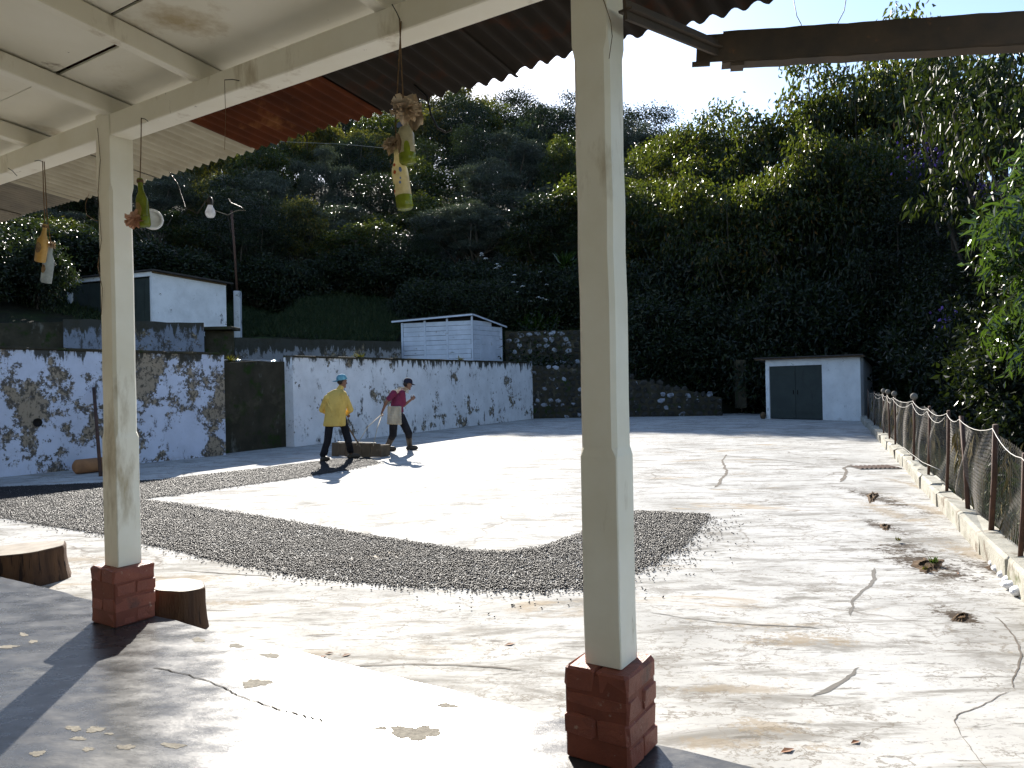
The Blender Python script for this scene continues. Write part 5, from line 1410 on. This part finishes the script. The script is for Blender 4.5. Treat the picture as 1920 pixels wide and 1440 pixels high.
MB().bbox((b0_ + b1_) / 2 + nb_ * .33 + UPV * .12, Lb * .97, .03, .22, db, nb_, .005, UPV, .003).build('back_board', 'oldwood', box)
MB().bbox((b0_ + b1_) / 2 + UPV * (hb + .012) + nb_ * .03, Lb * .8, .05, .028, db, nb_, .006, UPV, .005).build('top_rail', pmat('sunlit_rim_wood', (.42, .37, .29), (.33, .28, .21), 6, .7, .3, (), .3, 30), box)  # paler wood colour paints in the sunlit top rim
MB().bar(Jy(678, 842, .55), Jy(641, 781, .46), .045, .03).build('handle', 'oldwood', box)
MB().tube([ha1 + Vector((-.02, 0, -.08)), P(690, 800, ZM - .6).lerp(P(690, 800, ZY + .6), .5), Jy(668, 836, .55)], .007, 5).build('tow_rope', 'rope', box)
MB().tube([ha1 + Vector((-.015, 0, -.08)), P(707, 804, (ZM + ZY) / 2), Jy(700, 836, .5)], .007, 5).build('tow_rope', 'rope', box)

# ================================================================== vegetation
def tree_mesh(seed, H, R, base, nl, ncl, lpc, leafL, leafW, mat, droop=0.5, cs=0.35, flat_=0.75, trunk_r=0.16, up=0.0, name='tree'):
    r = random.Random(seed); g = np.random.default_rng(seed)
    cz, rz = H * (base + (1 - base) * .52), H * (1 - base) * .5
    lobes = []
    for i in range(nl):
        a = i * 2.399 + r.uniform(-.3, .3); q = (i + .5) / nl
        ph = math.acos(1 - 2 * q); k = r.uniform(.5, .78)
        c = Vector((R * k * math.sin(ph) * math.cos(a), R * k * math.sin(ph) * math.sin(a), cz + rz * k * math.cos(ph)))
        lobes.append((c, R * r.uniform(.2, .42)))
    lobes.append((Vector((0, 0, cz + rz * .2)), R * .5))
    tr = MB()
    top = Vector((R * .08 * r.uniform(-1, 1), R * .08 * r.uniform(-1, 1), H * base * 1.15 + .2))
    mid = Vector((r.uniform(-.1, .1) * R, r.uniform(-.1, .1) * R, top.z * .5))
    tr.tube([Vector((0, 0, -.4)), Vector((0, 0, .3)), mid, top, top.lerp(Vector((0, 0, cz + rz * .5)), .6)], [trunk_r * 1.5, trunk_r * 1.1, trunk_r * .9, trunk_r * .75, trunk_r * .2], 8)
    cp, cn = [], []
    for c, lr in lobes:
        s0 = mid.lerp(top, r.uniform(.3, 1.0)); m = s0.lerp(c, .5) + Vector((r.uniform(-.1, .1) * R, r.uniform(-.1, .1) * R, -.05 * R))
        tr.tube([s0, m, c], [trunk_r * .5, trunk_r * .34, trunk_r * .16], 5)
        nc = max(4, int(ncl / len(lobes)))
        for k in range(nc):
            d = Vector((r.gauss(0, 1), r.gauss(0, 1), r.gauss(.35, .8))).normalized()
            p = c + Vector((d.x, d.y, d.z * flat_)) * lr * r.uniform(.55, 1.05)
            cp.append(p); cn.append(d)
            if k % 5 == 0: tr.tube([c, c.lerp(p, .6) + Vector((0, 0, -.03)), p], [trunk_r * .12, trunk_r * .08, trunk_r * .04], 4)
    cp, cn = np.array(cp), np.array(cn)
    n = len(cp) * lpc
    ci = np.repeat(np.arange(len(cp)), lpc)
    p = cp[ci] + g.normal(size=(n, 3)) * cs * np.array([[1, 1, flat_ * .8]])
    d = cn[ci] * .55 + g.normal(size=(n, 3)) * .6 + np.array([[0, 0, -droop + up]])
    v, f = leaves(p, d, leafL * g.uniform(.6, 1.2, n), leafW * g.uniform(.7, 1.2, n))
    tm_ = tr.mesh('trunk'); tm_.materials.append(M['bark'])
    return dict(trunk=tm_, crown=np_mesh('crown', v, f, mat), H=H, R=R)
PT = dict(
    A=tree_mesh(21, 12, 4.0, .24, 17, 420, 24, .31, .13, 'leaf_a', .85, .34, trunk_r=.2),
    A2=tree_mesh(22, 11, 4.4, .2, 18, 420, 24, .32, .135, 'leaf_a', .9, .36, trunk_r=.22),
    B=tree_mesh(23, 9, 3.4, .38, 10, 330, 60, .22, .04, 'leaf_b', .15, .30, .4, trunk_r=.17),
    B2=tree_mesh(24, 8, 3.8, .45, 9, 300, 60, .22, .04, 'leaf_b', .3, .32, .32, trunk_r=.19),
    Cc=tree_mesh(25, 10, 3.6, .15, 16, 640, 30, .19, .085, 'leaf_c', .3, .36, trunk_r=.2),
    Y=tree_mesh(26, 8, 3.2, .35, 11, 330, 30, .24, .10, 'leaf_y', .9, .30, trunk_r=.14),
    D=tree_mesh(27, 6.5, 2.1, .12, 18, 360, 24, .30, .08, 'leaf_d', .55, .20, trunk_r=.1),
    E=tree_mesh(28, 10, 3.4, .38, 10, 120, 24, .36, .12, 'leaf_e', 1.0, .26, trunk_r=.17),
    S=tree_mesh(29, 3.2, 2.3, .02, 12, 420, 26, .20, .085, 'leaf_c', .3, .26, trunk_r=.05),
)
KIND = dict(
    A=('broadleaf_tree', 'dark broadleaf tree with large glossy drooping leaves ZONE', 'tree', 'large glossy broadleaf trees on the slope'),
    A2=('broadleaf_tree', 'spreading broadleaf tree with large hanging leaves ZONE', 'tree', 'spreading broadleaf trees on the slope'),
    B=('silvery_tree', 'feathery silver grey tree with fine leaves ZONE', 'tree', 'feathery silvery trees on the hillside'),
    B2=('silvery_tree', 'flat-topped feathery grey green tree with layered crown ZONE', 'tree', 'layered feathery trees on the hillside'),
    Cc=('dense_tree', 'dense dark green small-leaved tree ZONE', 'tree', 'dense dark trees on the hill'),
    Y=('yellow_leaved_tree', 'tree with bright yellow green leaf tips ZONE', 'tree', 'yellow-tipped hillside trees'),
    D=('roadside_tree', 'bright leafy tree with long narrow leaves beyond the wire fence', 'tree', 'narrow-leaved trees beyond the fence'),
    E=('open_tree', 'tall open tree with hanging leaf bunches ZONE', 'tree', 'open tall trees against the sky'),
    S=('leafy_bush', 'low dense dark bush ZONE', 'bush', 'dark bushes under the trees'))
TANE = math.tan(SUN_EL)
def place(kind, px, pyt, Y_, rad, zoff=0.0, x=None):
    pt = PT[kind]; q = P(px, pyt, Y_)
    X_ = q.x; z0 = terr(X_, Y_) - .05 + zoff; zt = q.z
    s_ = Y_ - rad * .6 - (18.0 if X_ + math.tan(-SUN_AZ) * (Y_ - 17) < 2.5 else 15.5); xc = X_ + math.tan(-SUN_AZ) * s_
    if -8 < xc < 7.5 - 0.0: zt = min(zt, s_ * TANE * .97)
    h = max(2.6, zt - z0)

    nm, lab, cat, grp = KIND[kind]
    lab = lab.replace('ZONE', 'on the far ridge' if Y_ >= 95 else 'high on the hillside' if Y_ >= 70 else 'halfway up the hillside' if Y_ >= 53 else
        'behind the white house' if px < 300 else 'by the iron pole' if px < 500 else 'above the grassy bank' if px < 740 else 'behind the plank shed' if px < 960 else
        'above the upper stone wall' if px < 1200 else 'above the low stone wall' if px < 1420 else 'behind the green door shed' if px < 1640 else 'beyond the wire fence')
    o = bpy.data.objects.new(nm, None); C.objects.link(o); tag(o, lab, cat, grp)
    o.location = (X_, Y_, z0); o.rotation_euler = (0, 0, rnd.uniform(0, 6.28)); o.scale = (rad / pt['R'], rad / pt['R'], h / pt['H'])
    o.empty_display_size = .2
    for part in ('trunk', 'crown'):
        c = bpy.data.objects.new(part, pt[part]); C.objects.link(c); c.parent = o
    return o
# far ridge, skyline trees placed one by one
for kd, px, py, Y_, rad in [('Cc', 560, 170, 150, 8), ('Cc', 680, 165, 150, 9), ('Cc', 770, 160, 145, 8), ('Y', 850, 150, 118, 6.5), ('Cc', 950, 168, 130, 8), ('A', 905, 190, 105, 6), ('Cc', 990, 205, 118, 7), ('Cc', 1052, 180, 100, 5), ('A', 1110, 205, 95, 5), ('Cc', 1200, 190, 95, 6), ('Cc', 1170, 250, 88, 6), ('A', 1255, 235, 80, 5),
    ('Cc', 440, 200, 130, 8), ('Cc', 330, 220, 130, 8), ('Cc', 200, 230, 120, 8), ('Cc', 60, 240, 120, 9), ('Cc', -80, 250, 110, 8), ('Cc', 620, 190, 120, 8), ('Cc', 1010, 190, 160, 9), ('Y', 800, 195, 100, 5), ('A', 720, 200, 105, 6), ('S', 985, 236, 84, 4.0)]:
    place(kd, px, py, Y_, rad)
# hillside trees: uneven spacing, height and kind
rt = random.Random(77)
for (Ya, Yb, step, pyb, ra, rb_) in [(84, 98, 105, 215, 3.6, 5.4), (68, 82, 105, 255, 3.0, 4.8), (55, 66, 100, 300, 2.4, 4.2), (47, 54, 105, 350, 2.2, 3.7), (41, 46, 105, 410, 1.8, 3.0)]:
    px = -120 + rt.uniform(0, 60)
    while px < 1200:
        Y_ = rt.uniform(Ya, Yb)
        kd = rt.choices(['A', 'A2', 'Y', 'Cc', 'B', 'B2', 'E'], [.22, .1, .24 if px > 300 else .08, .22, .10 if px > 250 else .02, .12 if px > 250 else .02, .10])[0]
        place(kd, px, pyb + rt.uniform(-55, 45), Y_, rt.uniform(ra, rb_))
        px += step * rt.uniform(.55, 1.35)
for kd, px, py, Y_, rad in [('B2', 620, 352, 47, 3.4), ('B', 505, 330, 48, 2.8), ('B2', 860, 352, 46, 3.3), ('Y', 420, 320, 50, 2.6), ('Cc', 1035, 330, 43, 3.2), ('A', 1120, 300, 42, 3.2), ('A2', 1180, 320, 41, 3.2), ('A', -30, 395, 34, 2.6), ('A2', 75, 405, 37, 2.6), ('Cc', -120, 420, 30, 2.6), ('A', 165, 425, 38, 2.4), ('Cc', 760, 440, 42, 2.4), ('A', 1010, 400, 43, 2.6)]:
    place(kd, px, py, Y_, rad)
# the tall dark trees on the right
for kd, px, py, Y_, rad in [
    ('A', 1215, 255, 62, 4.0), ('A2', 1290, 205, 52, 4.2), ('A', 1375, 185, 46, 3.8), ('Y', 1330, 230, 50, 3.0), ('A2', 1465, 165, 42, 3.8), ('A', 1545, 80, 40, 3.8), ('A2', 1640, 55, 38, 4.0), ('A', 1725, 0, 40, 4.2), ('A2', 1560, 190, 34, 3.0), ('A', 1330, 280, 44, 3.4), ('A2', 1230, 310, 46, 3.2), ('A2', 1420, 280, 37, 3.0), ('Y', 1400, 330, 38, 2.2), ('A', 1480, 270, 34, 3.2), ('A', 1650, 225, 33, 2.9), ('Cc', 1740, 320, 31, 2.8), ('Cc', 1690, 380, 30, 2.6), ('A2', 1310, 300, 38, 3.2), ('A', 1210, 410, 40, 2.8), ('A2', 1395, 300, 35, 3.2), ('Cc', 1820, 390, 27, 2.6), ('Cc', 1890, 420, 24, 2.8), ('Cc', 1780, 440, 29, 2.8),
    ('E', 1800, 20, 27, 3.0), ('E', 1880, 40, 23, 3.0), ('E', 1950, 60, 20, 2.8), ('A', 2330, 30, 26, 4.0), ('Cc', 1990, 380, 22, 3.0), ('Cc', 2090, 300, 18, 3.2)]:
    place(kd, px, py, Y_, rad)
for px, py, Y_, rad in [(2012, 205, 13.2, 1.5), (2105, 190, 12.0, 1.7)]: place('D', px, py, Y_, rad)
# understorey bushes
for px, py, Y_, rad in [(1215, 560, 33, 2.6), (1280, 590, 32.4, 2.2), (1340, 560, 32.6, 2.5), (1400, 600, 32, 2.2), (1450, 560, 30.5, 2.6), (1500, 520, 30.5, 2.8), (1560, 540, 30, 2.8), (1620, 520, 31, 2.6), (1700, 530, 31, 2.8), (1770, 520, 27, 2.6), (1790, 560, 23, 2.4), (1860, 570, 20.5, 2.2), (1930, 590, 18, 2.0), (1980, 560, 16.5, 2.3), (1790, 600, 24, 2.0),  (1230, 480, 37, 2.6), (1320, 480, 36, 2.8), (1420, 470, 35, 2.8), (1520, 450, 33, 2.8), (1620, 430, 32, 2.8),
                        (20, 480, 33, 2.6), (90, 490, 34, 2.4), (170, 480, 35, 2.4), (260, 470, 37, 2.4), (340, 475, 38, 2.4), (480, 480, 41, 2.2), (560, 490, 41, 2.0), (650, 485, 42, 2.2), (730, 490, 41, 2.2), (810, 485, 41, 2.2), (890, 490, 40, 2.2), (960, 500, 39, 2.0), (1040, 500, 38, 2.2), (1100, 500, 37, 2.2), (10, 545, 27, 1.6), (70, 560, 27, 1.4), (-60, 540, 25, 1.8), (-60, 520, 30, 2.2), (790, 530, 37.5, 1.7), (870, 540, 37, 1.7), (930, 545, 36.5, 1.7)]:
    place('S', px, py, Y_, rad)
# ground cover on the slopes: leaf mass nobody could count
gp, gd_ = [], []
for k in range(5200):
    Y_ = 31 + 52 * rnd.random() ** 1.5; px = rnd.uniform(-200, 2150); X_ = (px - 960) / F * Y_
    if px < 960 and Y_ < 40.5: continue
    if px > 1400 and Y_ < 27: continue
    c = Vector((X_, Y_, terr(X_, Y_))); rr = rnd.uniform(.3, .75) * (1 + Y_ * .006)
    for q in range(22):
        gp.append((c.x + rnd.gauss(0, rr * .7), c.y + rnd.gauss(0, rr * .7), c.z + abs(rnd.gauss(.2, rr * .7)))); gd_.append((rnd.gauss(0, .8), rnd.gauss(0, .8), rnd.gauss(.2, .6)))
for k in range(1500):
    s_ = rnd.uniform(-3, 26); w = rnd.uniform(1.5, 12); c = KB + FDIR * s_ + FNRM * w
    zz = terr(c.x, c.y)
    for q in range(14): gp.append((c.x + rnd.gauss(0, .3), c.y + rnd.gauss(0, .3), zz + abs(rnd.gauss(0, .16)))); gd_.append((rnd.gauss(0, .8), rnd.gauss(0, .8), rnd.gauss(.5, .5)))
v, f = leaves(np.array(gp), np.array(gd_), rng.uniform(.12, .3, len(gp)), rng.uniform(.05, .11, len(gp)))
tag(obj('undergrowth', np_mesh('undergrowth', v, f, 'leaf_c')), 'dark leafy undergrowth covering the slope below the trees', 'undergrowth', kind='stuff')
# grassy bank above the low retaining wall
gp = []
for k in range(52000):
    px = rnd.uniform(380, 1000); Y_ = rnd.uniform(31.5, 42.5); X_ = (px - 960) / F * Y_
    gp.append((X_, Y_, terr(X_, Y_) - .02))
for k in range(9000):
    px = rnd.uniform(-150, 420); Y_ = rnd.uniform(27, 34); X_ = (px - 960) / F * Y_
    gp.append((X_, Y_, terr(X_, Y_) - .02))
gp = np.array(gp); d = rng.normal(size=gp.shape) * [[.5, .5, .15]] + [[0, 0, 1]]
v, f = leaves(gp, d, rng.uniform(.12, .34, len(gp)), .028)
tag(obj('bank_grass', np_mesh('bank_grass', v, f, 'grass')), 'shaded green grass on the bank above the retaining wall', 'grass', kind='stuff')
# grass fringe beyond the kerb, and tufts on the wall tops
gp = []
for k in range(6500):
    s_ = rnd.uniform(-4, 14); c = KB + FDIR * s_ + FNRM * rnd.uniform(.3, 3.0); gp.append((c.x, c.y, terr(c.x, c.y) - .01))
gp = np.array(gp); d = rng.normal(size=gp.shape) * [[.5, .5, .15]] + [[0, 0, 1]]
v, f = leaves(gp, d, rng.uniform(.06, .2, len(gp)), .014)
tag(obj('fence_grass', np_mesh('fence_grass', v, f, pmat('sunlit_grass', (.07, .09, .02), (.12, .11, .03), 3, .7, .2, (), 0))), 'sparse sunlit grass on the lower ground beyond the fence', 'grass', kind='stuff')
for (px, Y_, n, lab) in [(640, 20.6, 46, 'small yellow green weed tuft on the long plaster wall above the yellow shirt'), (850, 25.2, 20, 'tiny weed tuft on the long plaster wall top near its middle'), (475, 17.3, 40, 'trailing weed tuft on the black mossy wall top')]:
    c = P(px, 668, Y_); t_ = (flat(c) - WC).dot(d2)
    c = WC + d2 * t_ + n2 * .1 + UPV * (2.2 + .06 * max(0, t_) / Lw) if px != 475 else R0.lerp(R1, .3) + WNRM * .06 + UPV * 2.04
    p = np.array([c]) + rng.normal(size=(n, 3)) * [[.04, .04, .004]]; d = rng.normal(size=(n, 3)) * [[.8, .8, .2]] + [[0, 0, .7]]
    v, f = leaves(p, d, rng.uniform(.06, .2, n), .02)
    v = np.concatenate([v]); tag(obj('wall_weed', np_mesh('wall_weed', v - np.array(c), f, 'leaf_y'), None, c), lab, 'weed')
# white lilies and a yucca on the bank behind the near post
def lily(px, py, Y_, seed):
    r = random.Random(seed); q = P(px, py, Y_); z0 = min(terr(q.x, q.y), q.z - .8); c = Vector((q.x, q.y, z0))
    root = thing('lily_plant', c, 'clump of white flowering lilies on the dark bank', 'lily', 'white lilies on the bank')
    n = 60; p = np.array([c]) + rng.normal(size=(n, 3)) * [[.25, .25, 0]]; d = rng.normal(size=(n, 3)) * [[.7, .7, .1]] + [[0, 0, 1]]
    v, f = leaves(p, d, rng.uniform(.6, 1.2, n), .06)
    obj('foliage', np_mesh('foliage', v - np.array(c), f, 'leaf_d'), root)
    for k in range(r.randint(2, 4)):
        a = c + Vector((r.gauss(0, .3), r.gauss(0, .2), q.z - z0 + r.uniform(-.25, .3)))
        mb = MB()
        for j in range(6):
            t = j * math.pi / 3 + r.uniform(0, .5); e = Vector((math.cos(t), math.sin(t), -.35)); s_ = Vector((-math.sin(t), math.cos(t), 0))
            mb.add([a, a + e * .08 + s_ * .03, a + e * .15 - UPV * .02, a + e * .08 - s_ * .03], [(0, 1, 2, 3)])
        fl_ = mb.build('flower', 'petal', root)
        MB().tube([c + Vector((r.gauss(0, .05), r.gauss(0, .05), 0)), a], .012, 4).build('stem', 'leaf_c', root)
for k, (px, py, Y_) in enumerate([(935, 495, 37.5), (980, 520, 37), (1005, 512, 37), (985, 545, 36.5), (1020, 530, 37), (1010, 560, 36), (905, 480, 38)]): lily(px, py, Y_, k)
q = P(1062, 500, 38); yc = Vector((q.x, q.y, terr(q.x, q.y)))
yucca = thing('yucca', yc, 'spiky yucca rosette beside the near post on the bank', 'yucca')
hd_ = Vector((q.x, q.y, q.z)); MB().tube([yc - UPV * .2, hd_], .08, 6).build('stem', 'bark', yucca)
n = 70; d = nrm(rng.normal(size=(n, 3)) + [[0, 0, .8]]); v, f = leaves(np.array([hd_] * n), d, rng.uniform(.7, 1.1, n), .06)
obj('leaf_rosette', np_mesh('leaf_rosette', v - np.array(yc), f, 'leaf_d'), yucca)
# purple climber flowers in the right-hand trees
gp = []
for (px, py, Y_, n, sp) in [(1730, 290, 29, 70, .5), (1720, 320, 29, 60, .5), (1800, 350, 26, 80, .7), (1760, 605, 22, 40, .3), (1790, 640, 21.5, 25, .3)]:
    c = P(px, py, Y_)
    for k in range(n): gp.append((c.x + rnd.gauss(0, sp), c.y + rnd.gauss(-.6, sp * .5), c.z + rnd.gauss(0, sp * .8)))
v, f = leaves(np.array(gp), rng.normal(size=(len(gp), 3)) + [[0, 0, -.8]], .14, .09)
tag(obj('purple_climber', np_mesh('purple_climber', v, f, 'purple')), 'purple climber blossoms scattered through the dark trees', 'blossom', kind='stuff')
# thin wires crossing in front of the hillside
wirething('overhead_wire', [P(430, 262, 24), P(640, 270, 22), P(728, 278, 21)], .005, 'palewire', 'pale thin wire strung across the hillside', 'wire')
wirething('overhead_wire', [P(668, 208, 26), P(780, 222, 25), P(900, 170, 24), P(1000, 100, 22)], .004, 'palewire', 'faint thin wire rising towards the sky gap', 'wire')
